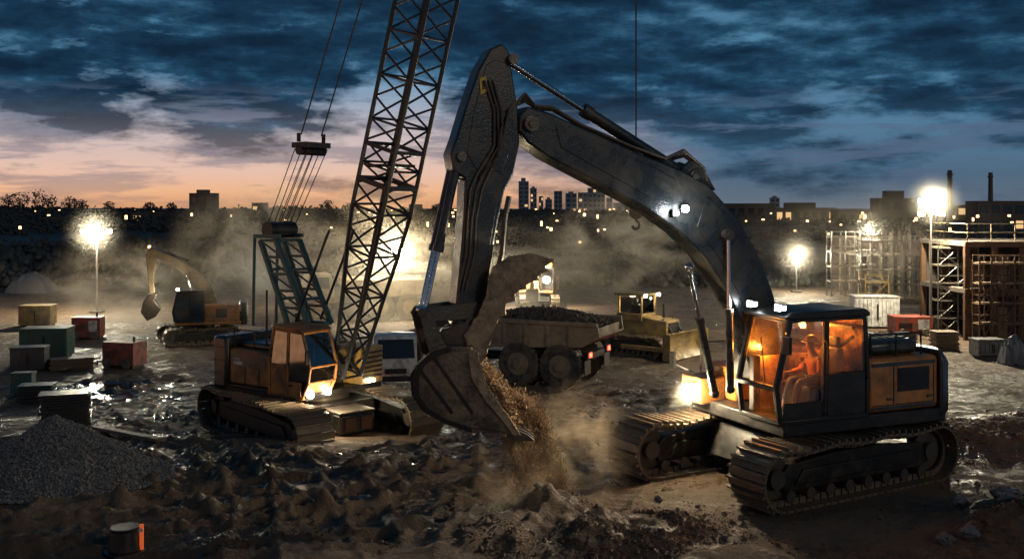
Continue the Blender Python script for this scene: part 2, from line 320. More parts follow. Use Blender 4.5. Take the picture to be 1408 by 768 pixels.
# ---------------------------------------------------------------- tracks
def track(root,L_,H_,W_,yc,rz,name='track',pitch=.17,mt='track',xo=0):
    r=H_/2; a=L_/2-r; per=4*a+2*math.pi*r; n=int(per/pitch); mb=MB()
    for i in range(n):
        s=i/n*per
        if s<2*a: x,z,an=-a+s,2*r-.05*math.sin(s/(2*a)*math.pi*3)**2,0
        elif s<2*a+math.pi*r: th=(s-2*a)/r; x,z,an=a+r*math.sin(th),r+r*math.cos(th),th
        elif s<4*a+math.pi*r: x,z,an=a-(s-2*a-math.pi*r),0,math.pi
        else: th=(s-4*a-math.pi*r)/r; x,z,an=-a-r*math.sin(th),r-r*math.cos(th),math.pi+th
        nx,nz_=math.sin(an),math.cos(an); x+=xo
        mb.box((x-nx*.03,yc,z-nz_*.03),(pitch*.9,W_,.045),ry=an)
        mb.box((x+nx*.01-math.cos(an)*pitch*.3,yc,z+nz_*.01+math.sin(an)*pitch*.3),(.04,W_,.09),ry=an)
        for s_ in (-1,1): mb.box((x-nx*.1,yc+s_*W_*.2,z-nz_*.1),(pitch*.8,.05,.11),ry=an)
    o=mb.build(name,M[mt],root,rz=rz)
    f=MB(); fw=W_*.22
    f.prism([(xo+u,v) for u,v in ((-a*.9,.26*H_),(a*.9,.26*H_),(a*.98,.45*H_),(a*.85,.7*H_),(a*.3,.78*H_),(-a*.3,.78*H_),(-a*.85,.7*H_),(-a*.98,.45*H_))],yc-fw,yc+fw)
    f.prism([(xo+u,v) for u,v in ((-a*.8,.36*H_),(a*.8,.36*H_),(a*.7,.6*H_),(-a*.7,.6*H_))],yc-fw-.05,yc+fw+.05); f.build('track_frame',M['black'],o,.02)
    for k,x in enumerate((xo-a,xo+a)):
        q=MB(); q.tube((x,yc-W_*.12,r),(x,yc+W_*.12,r),r-.15,n=22); q.tube((x,yc-W_*.26,r),(x,yc+W_*.26,r),r*.32,n=16); q.build('drive_sprocket' if k==0 else 'front_idler',M['steel'],o)
    for k in range(8):
        x=xo-a*.85+k*a*1.7/7; q=MB(); q.tube((x,yc-W_*.27,.19*H_),(x,yc+W_*.27,.19*H_),.1*H_,n=14); q.build('roller',M['steel'],o)
    return o
def cyl(root,p,q,r,f=.58,name='hydraulic_cylinder'):
    p=Vector(p);q=Vector(q);m_=p+(q-p)*f
    o=MB().tube(p,m_,r,n=14).tube(p+(m_-p)*.93,m_,r*1.22,n=14).ball(p,r*1.25).build(name,M['dark'],root)
    MB().tube(m_,q,r*.55,n=12).ball(q,r*1.1).build('piston_rod',M['chrome'],o); return o
# ---------------------------------------------------------------- big excavator
HA=R(203); TA=R(7)
ex=empty('excavator',EXC,HA,'huge dark foreground excavator with glowing orange cab, emptying its raised bucket','excavator')
ex.location.z=.0; LOC=Vector((EXC.x,EXC.y,.0))
U=lambda a,b,y=0: up(a,b,LOC,HA,y)
def P3(a,b,y=0): x,z=up(a,b,LOC,HA,y); return Vector((x,y,z))
track(ex,4.95,1.04,.86,1.36,TA); track(ex,4.95,1.04,.86,-1.3,TA,xo=.55)
MB().prism([(-1.3,.35),(1.3,.35),(1.0,.95),(-1.0,.95)],-1.15,1.15).build('carbody',M['black'],ex,.03,rz=TA)
MB().tube((0,0,.9),(0,0,1.2),.95,n=28).build('slew_ring',M['black'],ex)
MB().bb(-2.35,1.35,-1.42,1.46,1.1,1.36).build('platform',M['black'],ex,.03)
h=MB().bb(-2.2,-.52,-1.42,1.44,1.362,2.34).build('engine_housing',M['orange'],ex,.09)
MB().bb(-.515,1.0,-1.42,-.42,1.362,2.0).build('fuel_tank',M['orange'],ex,.05)
g_=MB().bb(-1.95,-1.2,1.442,1.455,1.72,2.15)
for k in range(8): g_.box((-1.58,1.462,1.76+k*.05),(.7,.02,.018),rx=.5)
g_.build('side_grille',M['black'],h)
MB().bb(-2.1,-.6,1.441,1.452,2.19,2.26).build('side_trim',M['dark'],h); MB().bb(-2.1,-.6,1.441,1.452,1.42,1.47).build('side_trim',M['dark'],h)
for x0,x1 in((-1.12,-.62),(-2.08,-1.15)):
    MB().bb(x0,x1,1.441,1.447,1.48,1.5).bb(x0,x0+.02,1.441,1.447,1.5,2.18).build('door_seam',M['black'],h)
    MB().bb(x0+.05,x0+.17,1.441,1.466,1.58,1.62).build('latch',M['steel'],h)
MB().bb(-1.95,-.75,-1.15,1.2,2.342,2.62).build('engine_hood',M['dark'],ex,.1)
for k in range(5): MB().bb(-1.8+k*.2,-1.7+k*.2,.3,1.0,2.621,2.635).build('hood_vent',M['black'],ex)
MB().tube((-1.0,-.7,2.6),(-1.0,-.7,3.0),.08).tube((-1.0,-.7,3.0),(-1.07,-.7,3.12),.08).build('exhaust_pipe',M['black'],ex)
cw=[]
for i in range(13):
    th=-math.pi/2+i*math.pi/12; cw.append((-2.22-.46*max(0,math.cos(th))**.55,1.5*math.sin(th)))
cb=MB(); a_=[cb.b.verts.new((x+.08,y_*.97,1.15)) for x,y_ in cw]; b_=[cb.b.verts.new((x,y_,1.3)) for x,y_ in cw]; d_=[cb.b.verts.new((x,y_,2.2)) for x,y_ in cw]; e_=[cb.b.verts.new((x+.12 if x<-2.3 else x,y_*.95,2.42)) for x,y_ in cw]
for u_,v_ in ((a_,b_),(b_,d_),(d_,e_)):
    for i in range(12): cb.b.faces.new((u_[i],u_[i+1],v_[i+1],v_[i]))
    cb.b.faces.new((u_[0],v_[0],v_[-1],u_[-1]))
cb.b.faces.new(a_); cb.b.faces.new(e_[::-1]); cb.build('counterweight',M['dark'],ex,.04)
hr=MB().path([(-1.9,1.3,2.34),(-1.9,1.3,2.75),(-.7,1.3,2.75),(-.7,1.3,2.34)],.018); hr.tube((-1.3,1.3,2.34),(-1.3,1.3,2.75),.018); hr.build('handrail',M['black'],ex)
hr=MB().path([(1.2,-1.3,1.36),(1.2,-1.3,2.4),(.2,-1.3,2.4),(.2,-1.3,2.0)],.015); hr.build('handrail',M['black'],ex)
bx=MB().bb(1.0,1.58,-1.4,-.75,1.3,1.8).build('tool_box',M['orange'],ex,.03)
hd=V(.8,.58,.08).normalized(); hp0=V(1.66,-.86,1.56)
q=MB().tube(hp0-hd*.14,hp0,.12,.14,n=20).tube((1.55,-.95,1.45),hp0-hd*.12,.03).build('headlight_housing',M['black'],ex)
MB().tube(hp0,hp0+hd*.03,.13,n=22).build('headlight',M['head'],q)
MB().tube((1.585,-1.22,1.5),(1.61,-1.22,1.5),.1,n=18).build('headlight',M['head'],ex)
lamp('headlight_beam',hp0+hd*.28,330,(1,.8,.5),ex,.1)
MB().path([(1.3,-1.35,1.8),(1.6,-1.55,1.95),(1.65,-1.6,2.2)],.018).box((1.66,-1.6,2.05),(.05,.16,.3)).build('mirror',M['black'],ex)
y0,y1=.32,1.47; zf,zt=1.36,3.2
S1=[(1.42,1.36),(1.5,1.95),(1.2,3.12),(-.42,3.12),(-.5,2.0),(-.48,1.36)]
cf=MB()
for y_ in (y0+.04,y1-.04):
    for a,b in zip(S1,S1[1:]+S1[:1]): cf.beam((a[0],y_,a[1]),(b[0],y_,b[1]),.09,.09)
    cf.beam((.46,y_,1.36),(.42,y_,3.12),.08,.11); 
for a in S1: cf.beam((a[0],y0,a[1]),(a[0],y1,a[1]),.09,.09)
cab=cf.build('cab_frame',M['black'],ex,.02)
MB().prism([(1.32,3.13),(1.36,3.17),(1.2,3.25),(-.4,3.27),(-.52,3.2),(-.5,3.13)],y0-.04,y1+.04).build('cab_roof',M['black'],cab,.025)
MB().bb(-.45,1.4,y0,y1,1.362,1.4).build('cab_floor',M['black'],cab)
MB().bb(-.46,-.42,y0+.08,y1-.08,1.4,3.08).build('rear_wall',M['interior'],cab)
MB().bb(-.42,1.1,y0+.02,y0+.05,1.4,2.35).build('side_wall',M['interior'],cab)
MB().bb(-.42,1.1,y0+.02,y0+.03,2.35,3.05).build('window',M['glass'],cab)
MB().beam((.46,y0+.04,1.5),(.46,y0+.04,3.1),.07).beam((-.3,.45,2.2),(-.3,1.3,2.75),.05).beam((-.3,.5,2.9),(-.3,1.3,2.9),.06).build('inner_bracing',M['black'],cab)
d=MB().bb(.5,1.38,y1-.03,y1+.0,1.4,1.66).bb(.52,1.36,y1+.0,y1+.012,1.66,1.7)
d=d.build('cab_door',M['black'],cab,.01); MB().bb(.56,.72,y1+.015,y1+.045,1.9,1.94).build('door_handle',M['steel'],cab)
MB().bb(-.42,.42,y1-.03,y1+.005,1.4,2.15).build('rear_quarter_panel',M['black'],cab,.01)
MB().prism([(.5,1.7),(1.4,1.7),(1.46,1.95),(1.2,3.08),(.46,3.08)],y1-.015,y1-.01).build('window',M['clear'],cab)
MB().prism([(-.42,2.17),(.4,2.17),(.38,3.08),(-.38,3.08)],y1-.015,y1-.01).build('window',M['clear'],cab)
wq=MB(); q=[wq.b.verts.new(v) for v in ((1.47,y0+.08,1.97),(1.47,y1-.08,1.97),(1.19,y1-.08,3.1),(1.19,y0+.08,3.1))]; wq.b.faces.new(q); wq.build('windshield',M['glass'],cab)
wq=MB(); q=[wq.b.verts.new(v) for v in ((1.42,y0+.08,1.42),(1.42,y1-.08,1.42),(1.485,y1-.08,1.92),(1.485,y0+.08,1.92))]; wq.b.faces.new(q); wq.build('lower_windshield',M['glass'],cab)
MB().path([(1.4,1.0,2.0),(1.3,.75,2.75)],.012).build('wiper',M['black'],cab)
MB().path([(1.32,1.47,2.9),(1.42,1.62,2.95),(1.42,1.62,2.85)],.014).box((1.42,1.63,2.72),(.06,.18,.3)).build('mirror',M['black'],cab,.01)
MB().path([(.5,1.5,1.45),(.5,1.56,1.5),(.5,1.56,2.7),(.5,1.5,2.75)],.014).build('grab_rail',M['black'],cab)
for y_ in (.5,1.3):
    q=MB().box((1.3,y_,3.33),(.1,.17,.13)).build('work_light',M['black'],cab,.01); MB().box((1.36,y_,3.33),(.02,.14,.1)).build('lens',M['cool'],q)
    MB().box((1.3,y_+.092,3.33),(.07,.012,.07)).build('side_lens',M['cool'],q)
    lamp('work_light_beam',(1.5,y_,3.33),750,(1,.86,.64),ex,.05,70,(1,0,-.14))
MB().bb(-.18,.42,.62,1.16,1.4,1.72).bb(-.05,.42,.65,1.13,1.72,1.86).box((-.14,.89,2.15),(.14,.5,.75),ry=-.12).box((-.22,.89,2.62),(.1,.28,.2),ry=-.12).build('operator_seat',M['seat'],cab,.04)
for (a_1,b_1) in ((1.16,1.34),(.44,.62)): MB().bb(.05,.72,a_1,b_1,1.62,1.9).tube((.66,(a_1+b_1)/2,1.9),(.7,(a_1+b_1)/2,2.08),.022).build('control_console',M['black'],cab,.02)
MB().bb(1.15,1.3,.4,.55,1.4,2.4).build('display_column',M['black'],cab,.02)
MB().bb(.2,.4,.42,.56,3.03,3.08).build('cab_lamp',M['amber'],cab)
# the lamps sit behind and beside the operator, so that he reads dark against the lit cab
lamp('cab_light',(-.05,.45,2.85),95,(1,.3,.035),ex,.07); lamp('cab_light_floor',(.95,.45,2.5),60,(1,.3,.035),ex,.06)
# boom
bt=[(706,160),(716,148),(745,156),(800,181),(870,212),(930,236),(962,254),(1000,296),(1030,346),(1050,398),(1058,430),(1062,500),(1045,528),(1022,520)]
bl=[(1008,440),(985,393),(957,352),(925,320),(880,288),(800,246),(745,217),(718,198),(706,182)]
boom=MB().prism([U(*p_) for p_ in bt+bl],-.27,.27).build('boom',M['dark'],ex,.035)
for s_ in (-1,1):
    yy=.275*s_
    bw=MB()
    bw.prism([U(*p_) for p_ in ((755,176),(893,234),(917,248),(906,279),(880,270),(762,204))],yy-.014,yy+.014)
    bw.build('side_plate',M['dark'],boom,.004)
    bw=MB()
    bw.prism([U(*p_) for p_ in ((960,270),(995,305),(1022,350),(1040,398),(1048,440),(1018,436),(1000,395),(975,350),(946,312))],yy-.012,yy+.012)
    bw.build('side_plate',M['dark'],boom,.004)
for a,w_,r_ in ((P3(720,172),.36,.13),(P3(985,322),.42,.1),(P3(945,243),.25,.1)): MB().tube(a-V(0,w_,0),a+V(0,w_,0),r_,n=20).tube(a-V(0,w_+.03,0),a+V(0,w_+.03,0),r_*.5,n=12).build('pivot_pin',M['steel'],boom)
for s_ in (-.17,.17): MB().prism([U(*p_) for p_ in ((925,238),(940,222),(956,228),(975,262))],s_-.05,s_+.05).build('cylinder_bracket',M['dark'],boom,.01)
for k,y_ in enumerate((-.2,-.1,.12,.21)):
    o_=k*1.5
    MB().path([P3(735,150-o_,y_),P3(760,152-o_,y_),P3(800,176-o_,y_),P3(870,206-o_,y_),P3(915,222-o_,y_),P3(940,215-2*o_,y_),P3(968,235-o_,y_),P3(975,258,y_),P3(1004,294,y_),P3(1034,344,y_),P3(1055,396,y_),P3(1064,440,y_)],.022).build('hydraulic_hose',M['rubber'],boom)
for k in range(5):
    y_=-.16+.08*k; MB().path([P3(745,156,y_),P3(722,140-3*k,y_),P3(700,150,y_+.1),P3(690,175+6*k,.3),P3(684,215,.3),P3(660,244,.28)],.018).build('hydraulic_hose',M['rubber'],boom)
cyl(ex,P3(946,243),P3(697,84),.105,.6)
a=U(1006,535,.4); b=U(985,322); cyl(ex,(a[0],.36,a[1]),(b[0],.36,b[1]),.07,.52)
a=U(998,545); b=U(960,368); cyl(ex,(a[0],-.36,a[1]),(b[0],-.3,b[1]),.075,.6)
for (px_,py_) in ((942,287),(930,293)):
    c_=P3(px_,py_,.36); wl=MB().box(c_-V(0,.05,0),(.13,.08,.13)).build('work_light',M['black'],boom); MB().tube(c_,c_+V(.03,.06,0),.065 if px_>935 else .04,n=16).build('lens',M['cool'],wl)
lamp('boom_light',P3(942,287,.38)+V(.1,.25,-.05),28,(.9,.95,1),ex,.06)
# stick
sl=[(684,62),(668,70),(652,98),(634,150),(622,190),(614,212),(618,236),(634,246),(632,300),(627,360),(622,415),(620,440),(630,456),(650,448)]
sr=[(660,425),(668,370),(678,310),(688,262),(700,240),(708,200),(706,150),(698,100),(694,72)]
stick=MB().prism([U(*p_) for p_ in sl+sr],-.2,.2).build('stick',M['dark'],ex,.03)
MB().prism([U(*p_) for p_ in ((662,92),(674,84),(690,90),(698,140),(698,200),(684,236),(650,236),(636,212),(644,160))],-.212,.212).build('stick_plate',M['dark'],stick,.01)
MB().prism([U(*p_) for p_ in ((640,262),(680,262),(672,312),(661,372),(652,424),(630,430),(634,360),(638,300))],-.21,.21).build('stick_plate',M['dark'],stick,.008)
MB().prism([U(*p_,.21) for p_ in ((659,108),(668,105),(670,126),(661,130))],.214,.217).build('warning_sticker',surf('sticker_yellow',(.6,.42,.03),.6,0,.4),stick)
MB().prism([U(*p_,.21) for p_ in ((662,112),(666,110),(667,122),(663,124))],.2175,.2195).build('sticker_symbol',M['black'],stick)
for a,w_,r_ in ((P3(697,84),.3,.09),(P3(640,440),.3,.1),(P3(628,216),.26,.08)): MB().tube(a-V(0,w_,0),a+V(0,w_,0),r_,n=16).build('pivot_pin',M['steel'],stick)
for s_ in (-.1,.12): 
    a,b=P3(627,216),P3(581,426); cyl(ex,(a.x,s_,a.z),(b.x,s_,b.z),.075,.62)
for k in range(3): MB().path([P3(678-6*k,110,.24),P3(690-5*k,150,.26),P3(692-6*k,200,.26),P3(672-8*k,240,.26),P3(662-8*k,262,.24),P3(655-6*k,300,.23),P3(652-6*k,350,.23),P3(640-5*k,400,.23)],.016).build('hydraulic_hose',M['rubber'],stick)
MB().path([P3(700,270,-.1),P3(694,300,-.1),P3(690,350,-.1),P3(680,385,-.1)],.05,8).build('thumb_cylinder',M['steel'],stick)
lk=MB()
for s_ in (-.26,.22):
    lk.prism([U(*p_) for p_ in ((570,432),(576,422),(648,412),(660,424),(650,436),(582,440))],s_,s_+.05)
    lk.prism([U(*p_) for p_ in ((570,430),(584,424),(600,462),(616,488),(600,496),(584,486))],s_+.055,s_+.1)
    lk.tube(P3(580,430,s_-.02),P3(580,430,s_+.12),.07,n=14)
lk.tube(P3(580,430,-.28),P3(580,430,.3),.05).build('bucket_linkage',M['steel'],ex,.012)
# bucket, swivelled a little on its coupler so that the open side turns outwards
PV=P3(618,472); YB=R(-22); RB=Matrix.Translation(PV)@Matrix.Rotation(YB,4,'Z')@Matrix.Scale(.93,4)@Matrix.Translation(-PV)
out=[(650,470),(622,470),(598,478),(580,494),(570,516),(572,545),(586,566),(612,580),(650,590),(712,590)]
inn=[(706,582),(652,579),(620,571),(598,556),(583,540),(581,518),(590,500),(604,488),(626,480),(650,479)]
BW=.5
bk=MB().prism([U(*p_) for p_ in out+inn],-BW,BW).build('bucket',M['scraped'],ex,.012); bk.matrix_local=RB
side=[(650,476),(622,476),(600,484),(585,498),(577,518),(578,543),(592,562),(616,576),(652,584),(706,586),(690,566),(668,540),(652,512)]
for s_ in (-BW-.045,BW+.0): MB().prism([U(*p_) for p_ in side],s_,s_+.045).build('bucket_side_plate',M['scraped'],bk,.01)
q=MB().prism([U(*p_) for p_ in ((650,472),(658,474),(662,506),(677,534),(698,562),(714,588),(704,588),(688,566),(666,540),(650,512),(645,478))],BW+.046,BW+.09).build('side_cutter',M['dirtsteel'],bk); crust(q,.03,3)
MB().prism([U(*p_) for p_ in ((622,470),(598,478),(580,494),(570,516),(572,545),(586,566),(612,580),(650,590),(650,583),(615,574),(592,560),(579,542),(578,518),(586,499),(602,485),(622,477))],BW+.046,BW+.07).build('wear_rim',M['black'],bk,.006)
for a,b in (((590,506),(640,574)),((612,490),(668,572))): p_=P3(*a,BW+.05); q=P3(*b,BW+.05); MB().beam(p_,q,.03,.05).build('side_rib',M['black'],bk,.005)
for s_ in (-.3,.0,.3): MB().prism([U(*p_) for p_ in ((577,500),(570,516),(572,545),(586,566),(612,581),(612,584),(582,569),(567,547),(565,515))],s_-.05,s_+.05).build('wear_strip',M['black'],bk)
for k in range(5):
    y_=-.42+k*.21; MB().prism([U(*p_) for p_ in ((698,580),(722,588),(732,596),(708,599),(694,594))],y_-.05,y_+.05).build('bucket_tooth',M['steel'],bk,.008)
for s_ in (-.2,.2): MB().prism([U(*p_) for p_ in ((600,484),(596,462),(610,448),(640,436),(652,448),(650,478))],s_-.04,s_+.04).build('bucket_ear',M['steel'],bk,.01)
th=[(654,500),(644,482),(640,456),(652,434),(668,414),(676,392),(672,372),(680,360),(694,353),(706,346),(718,349),(728,342),(742,347),(758,345),(744,354),(751,361),(731,362),(738,374),(717,373),(721,386),(705,390),(708,404),(692,408),(694,424),(677,431),(677,448),(665,458),(670,478),(660,502)]
tj=MB().prism([U(*p_) for p_ in th],-.3,.3).build('thumb_jaw',M['dirtsteel'],ex); tj.matrix_local=RB; crust(tj,.07,5)
for k in range(3):
    y_=-.24+.24*k; q=MB().prism([U(*p_) for p_ in ((672,376),(678,358),(698,344),(728,337),(752,344),(738,350),(716,351),(696,358),(686,376),(680,398),(658,425),(668,400))],y_-.05,y_+.05).build('thumb_rib',M['dirtsteel'],tj); crust(q,.03,3)
def rbk(o):
    o.matrix_world=Matrix.Translation(LOC)@Matrix.Rotation(HA,4,'Z')@RB; return o
vs=[];fs=[]
for k in range(14000):
    v_=rnd.random(); w2=rnd.random()**1.6
    cx_=650+v_*54; cy_=488+v_*88
    px=cx_-w2*(48-10*v_)+rnd.gauss(0,4)+(12*math.sin(v_*3)); py=cy_+w2*(14-8*v_)+rnd.gauss(0,5)
    y_=rnd.uniform(-.46,.46); q=P3(px,py,0); lump(vs,fs,(q.x,y_,q.z),rnd.choice((.008,.012,.016,.02,.03)) if rnd.random()<.98 else .06)
o=raw('bucket_soil',vs,fs,M['soil']); rbk(o); tag(o,'loose soil heaped inside the raised excavator bucket','soil',kind='stuff')
vs=[];fs=[]
for k in range(120000):
    u=rnd.random()**.9
    cx=692+62*u**.6+rnd.gauss(0,8+8*u); py=540+182*u+rnd.gauss(0,6)
    if u<.3: cx+=rnd.uniform(-22,18)*(1-u*2)
    cl=noise.noise(Vector((cx*.07,py*.012,0)))
    if cl<-.15 and rnd.random()<.6: continue
    q=P3(cx,py,0); sp_=.4*(1-.3*u); s_=rnd.choice((.005,.006,.007,.008,.01,.012,.015)) if rnd.random()<.996 else .04
    lump(vs,fs,(q.x,rnd.uniform(-sp_,sp_)+.1,q.z),s_,1.8)
o=raw('falling_soil',vs,fs,M['soil']); o.location=LOC; o.rotation_euler=(0,0,HA); tag(o,'stream of brown soil pouring from the bucket onto the heap','soil',kind='stuff')
# ---------------------------------------------------------------- operator
def skin(name,pts,edges,mat,parent,sub=1,root=0):
    bm=bmesh.new(); ly=bm.verts.layers.skin.verify(); vv=[]
    for i,(p_,r_) in enumerate(pts):
        v=bm.verts.new(p_); rr=r_ if isinstance(r_,tuple) else (r_,r_); v[ly].radius=rr; v[ly].use_root=(i==root); vv.append(v)
    for a,b in edges: bm.edges.new((vv[a],vv[b]))
    me=bpy.data.meshes.new(name); bm.to_mesh(me); bm.free(); me.materials.append(mat); o=bpy.data.objects.new(name,me); C.objects.link(o)
    if parent:o.parent=parent
    s=o.modifiers.new('skin','SKIN'); s.use_smooth_shade=True; o.modifiers.new('sub','SUBSURF').levels=sub; o.modifiers['sub'].render_levels=sub+1
    return o
pw=Matrix.Translation(LOC)@Matrix.Rotation(HA,4,'Z')
per=empty('person',pw@V(.2,.9,1.86),HA,'operator in orange workwear and hard hat seated at the excavator cab controls','person')
PT=[((0,0,.06),.13),((.0,0,.22),.125),((.02,0,.38),.14),((.05,0,.5),.1),((.09,0,.58),.05),((.11,0,.66),.075),((.125,0,.76),.088),((.12,0,.83),.06),
 ((.05,.17,.48),.06),((.12,.26,.24),.045),((.37,.3,.2),.032),((.43,.31,.2),.028),
 ((.05,-.17,.48),.06),((.12,-.26,.24),.045),((.37,-.3,.2),.032),((.43,-.31,.2),.028),
 ((.05,.1,.06),.09),((.48,.13,.1),.065),((.6,.13,-.28),.045),((.62,.13,-.38),.035),((.76,.13,-.4),.035),
 ((.05,-.1,.06),.09),((.48,-.13,.1),.065),((.6,-.13,-.28),.045),((.62,-.13,-.38),.035),((.76,-.13,-.4),.035),((.215,0,.73),.018)]
ED=[(0,1),(1,2),(2,3),(3,4),(4,5),(5,6),(6,7),(3,8),(8,9),(9,10),(10,11),(3,12),(12,13),(13,14),(14,15),(0,16),(16,17),(17,18),(18,19),(19,20),(0,21),(21,22),(22,23),(23,24),(24,25),(6,26)]
skin('body',PT,ED,M['skin'],per)
sh=[(PT[i][0],PT[i][1]+.02) for i in (0,1,2,3,8,9,12,13)]+[((.32,.295,.21),.045),((.32,-.295,.21),.045)]
skin('shirt',sh,[(0,1),(1,2),(2,3),(3,4),(4,5),(3,6),(6,7),(5,8),(7,9)],M['shirt'],per)
tr=[(PT[i][0],PT[i][1]+.015) for i in (0,16,17,18,21,22,23)]
skin('trousers',tr,[(0,1),(1,2),(2,3),(0,4),(4,5),(5,6)],M['trouser'],per)
for s_ in (1,-1):
    for k in range(4):
        z0=.215-.018*k; l_=(.9,1,.97,.8)[k]
        skin('finger',[((.42,.31*s_,z0),.009),((.42+.05*l_,.325*s_,z0),.009),((.42+.07*l_,.305*s_,z0),.008),((.42+.052*l_,.29*s_,z0),.007)],[(0,1),(1,2),(2,3)],M['skin'],per)
    skin('thumb',[((.42,.3*s_,.2),.011),((.45,.28*s_,.22),.01),((.475,.285*s_,.24),.009)],[(0,1),(1,2)],M['skin'],per)
    MB().box((.68,.13*s_,-.41),(.26,.09,.08)).build('boot',M['black'],per,.03)
    MB().ball((.2,.035*s_,.765),.011).build('eye',M['black'],per); MB().ball((.12,.088*s_,.745),.022,2,(.8,.5,1.3)).build('ear',M['skin'],per)
MB().box((.203,0,.69),(.02,.045,.009)).build('mouth',M['rust'],per,.003)
hh=MB(); hh.ball((.115,0,.8),.115,3,(1.12,1,.95)); 
bmesh.ops.bisect_plane(hh.b,geom=hh.b.verts[:]+hh.b.edges[:]+hh.b.faces[:],plane_co=(0,0,.8),plane_no=(0,0,-1),clear_outer=True)
hh.prism([(.045,.795),(.285,.785),(.285,.795),(.045,.81)],-.08,.08); hh.build('hard_hat',M['hat'],per)
# ---------------------------------------------------------------- generic excavator for the distance
def small_exc(loc,rz,s,label,px):
    e=empty('excavator',loc,rz,label,'excavator',s=s); UU=lambda p_: up(p_[0],p_[1],loc,rz,0,s)
    for k in (1,-1): track(e,4.2,.95,.65,1.2*k,R(12),pitch=.25)
    MB().tube((0,0,.7),(0,0,1.1),.7,n=20).bb(-.8,.8,-1,1,.4,.8).build('carbody',M['black'],e)
    hb=MB().bb(-2.4,1.2,-1.35,1.35,1.1,1.3).bb(-2.3,-.4,-1.35,1.35,1.3,2.2).bb(-.4,.9,-1.35,-.5,1.3,1.9).build('engine_housing',M['cranepaint'],e,.05)
    MB().bb(-1.6,-1.0,1.352,1.37,1.5,2.0).build('side_grille',M['black'],hb)
    MB().bb(-2.75,-2.3,-1.35,1.35,1.05,2.3).build('counterweight',M['dark'],e,.12)
    cfm=MB(); sd=[(1.2,1.3),(1.3,1.9),(1.05,2.95),(-.3,2.95),(-.35,1.3)]
    for y_ in (.45,1.33):
        for a,b in zip(sd,sd[1:]+sd[:1]): cfm.beam((a[0],y_,a[1]),(b[0],y_,b[1]),.1)
        cfm.beam((.4,y_,1.3),(.4,y_,2.95),.08)
    cfm.bb(-.4,1.15,.4,1.38,2.95,3.05); cb_=cfm.build('cab_frame',M['black'],e)
    MB().bb(-.25,.35,.5,1.3,1.35,2.0).build('operator_seat',M['seat'],cb_); MB().prism(sd,1.3,1.31).build('window',M['glassdark'],cb_)
    MB().prism([UU(p_) for p_ in px['boom']],-.22,.22).build('boom',M['dull'],e,.03)
    MB().prism([UU(p_) for p_ in px['stick']],-.17,.17).build('stick',M['dull'],e,.03)
    MB().prism([UU(p_) for p_ in px['bucket']],-.5,.5).build('bucket',M['steel'],e,.04)
    for a,b,r_ in px['cyl']:
        a=UU(a);b=UU(b); cyl(e,(a[0],0 if r_<.1 else .3,a[1]),(b[0],0 if r_<.1 else .3,b[1]),r_)
    MB().bb(1.0,1.12,.7,1.0,3.05,3.16).build('work_light',M['head'],cb_)
    return e
l1=gp(272,470)
e1=small_exc(l1,R(196),.98,'ochre excavator digging at the left side, behind the crane',dict(
 boom=[(300,432),(298,410),(290,392),(276,376),(256,362),(234,350),(212,341),(204,343),(206,350),(226,359),(246,370),(262,384),(272,398),(277,414),(282,434)],
 stick=[(207,339),(200,350),(203,375),(206,406),(213,406),(212,376),(216,350)],
 bucket=[(204,404),(217,402),(213,412),(222,424),(215,434),(203,440),(194,428),(198,413)],
 cyl=[((258,358),(210,340),.08),((274,432),(258,378),.1)]))
lamp('work_light_beam',(1.7,.8,3.0),200,(1,.85,.6),e1,.1)
l2=gp(740,420)
e2=copy_tree(e1,skip=('boom','stick','bucket','hydraulic_cylinder','work_light_beam')); e2.location=l2; e2.rotation_euler=(0,0,R(260)); e2['label']='distant digger with two glaring headlights facing the camera in dust'
MB().prism([(.4,1.3),(.6,2.6),(1.6,3.6),(2.6,3.7),(3.2,3.2),(2.7,3.2),(1.8,3.1),(1.1,2.2),(.9,1.3)],-.2,.2).build('boom',M['dull'],e2,.02)
MB().prism([(3.3,3.5),(2.9,3.3),(2.8,1.6),(3.1,1.5),(3.2,2.6)],-.16,.16).build('stick',M['dull'],e2,.02)
MB().prism([(3.1,1.6),(2.7,1.5),(2.4,1.0),(2.7,.6),(3.3,.7),(3.1,1.1)],-.5,.5).build('bucket',M['steel'],e2,.03)
for dx in (-.95,.95):
    MB().tube((2.0,dx,2.2),(2.05,dx,2.2),.27,n=16).tube((1.2,dx,1.9),(1.99,dx,2.2),.05).build('headlight',M['cool' if dx<0 else 'head'],e2)
    lamp('headlight_beam',(2.6,dx,2.2),1500,(1,.84,.6),e2,.2)
MB().tube((0,.9,3.05),(0,.9,3.35),.18).build('beacon',M['amber'],e2)
# ---------------------------------------------------------------- crane
CA=R(-35.8); CRN.z=gbase(CRN.x,CRN.y); 
cr=empty('crawler_crane',CRN,CA,'lattice boom crawler crane with orange cab and teal gantry, left of the bucket','crane')
TD=R(-13.7)
def Q(px,py,y=0): x,z=up(px,py,CRN,CA,y); return Vector((x,y,z))
track(cr,6.3,1.2,1.1,-1.8,TD,pitch=.24,xo=-.1); track(cr,6.3,1.2,1.1,1.6,TD,pitch=.24,xo=.1)
MB().bb(-1.3,1.3,-1.3,1.1,.35,1.05).build('carbody',M['black'],cr,.04,rz=TD)
MB().bb(1.3,2.3,-.65,.45,.35,.9).build('counterweight_block',M['dark'],cr,.06,rz=TD); MB().bb(1.3,2.32,-.67,.47,.91,.97).build('step_plate',M['steel'],cr,.01,rz=TD)
for y_ in (-.5,.0): MB().bb(2.31,2.34,y_,y_+.35,.45,.8).build('access_hatch',M['rust'],cr,.01,rz=TD)
MB().tube((0,0,.8),(0,0,1.25),.9,n=26).build('slew_ring',M['steel'],cr)
OX=-.62
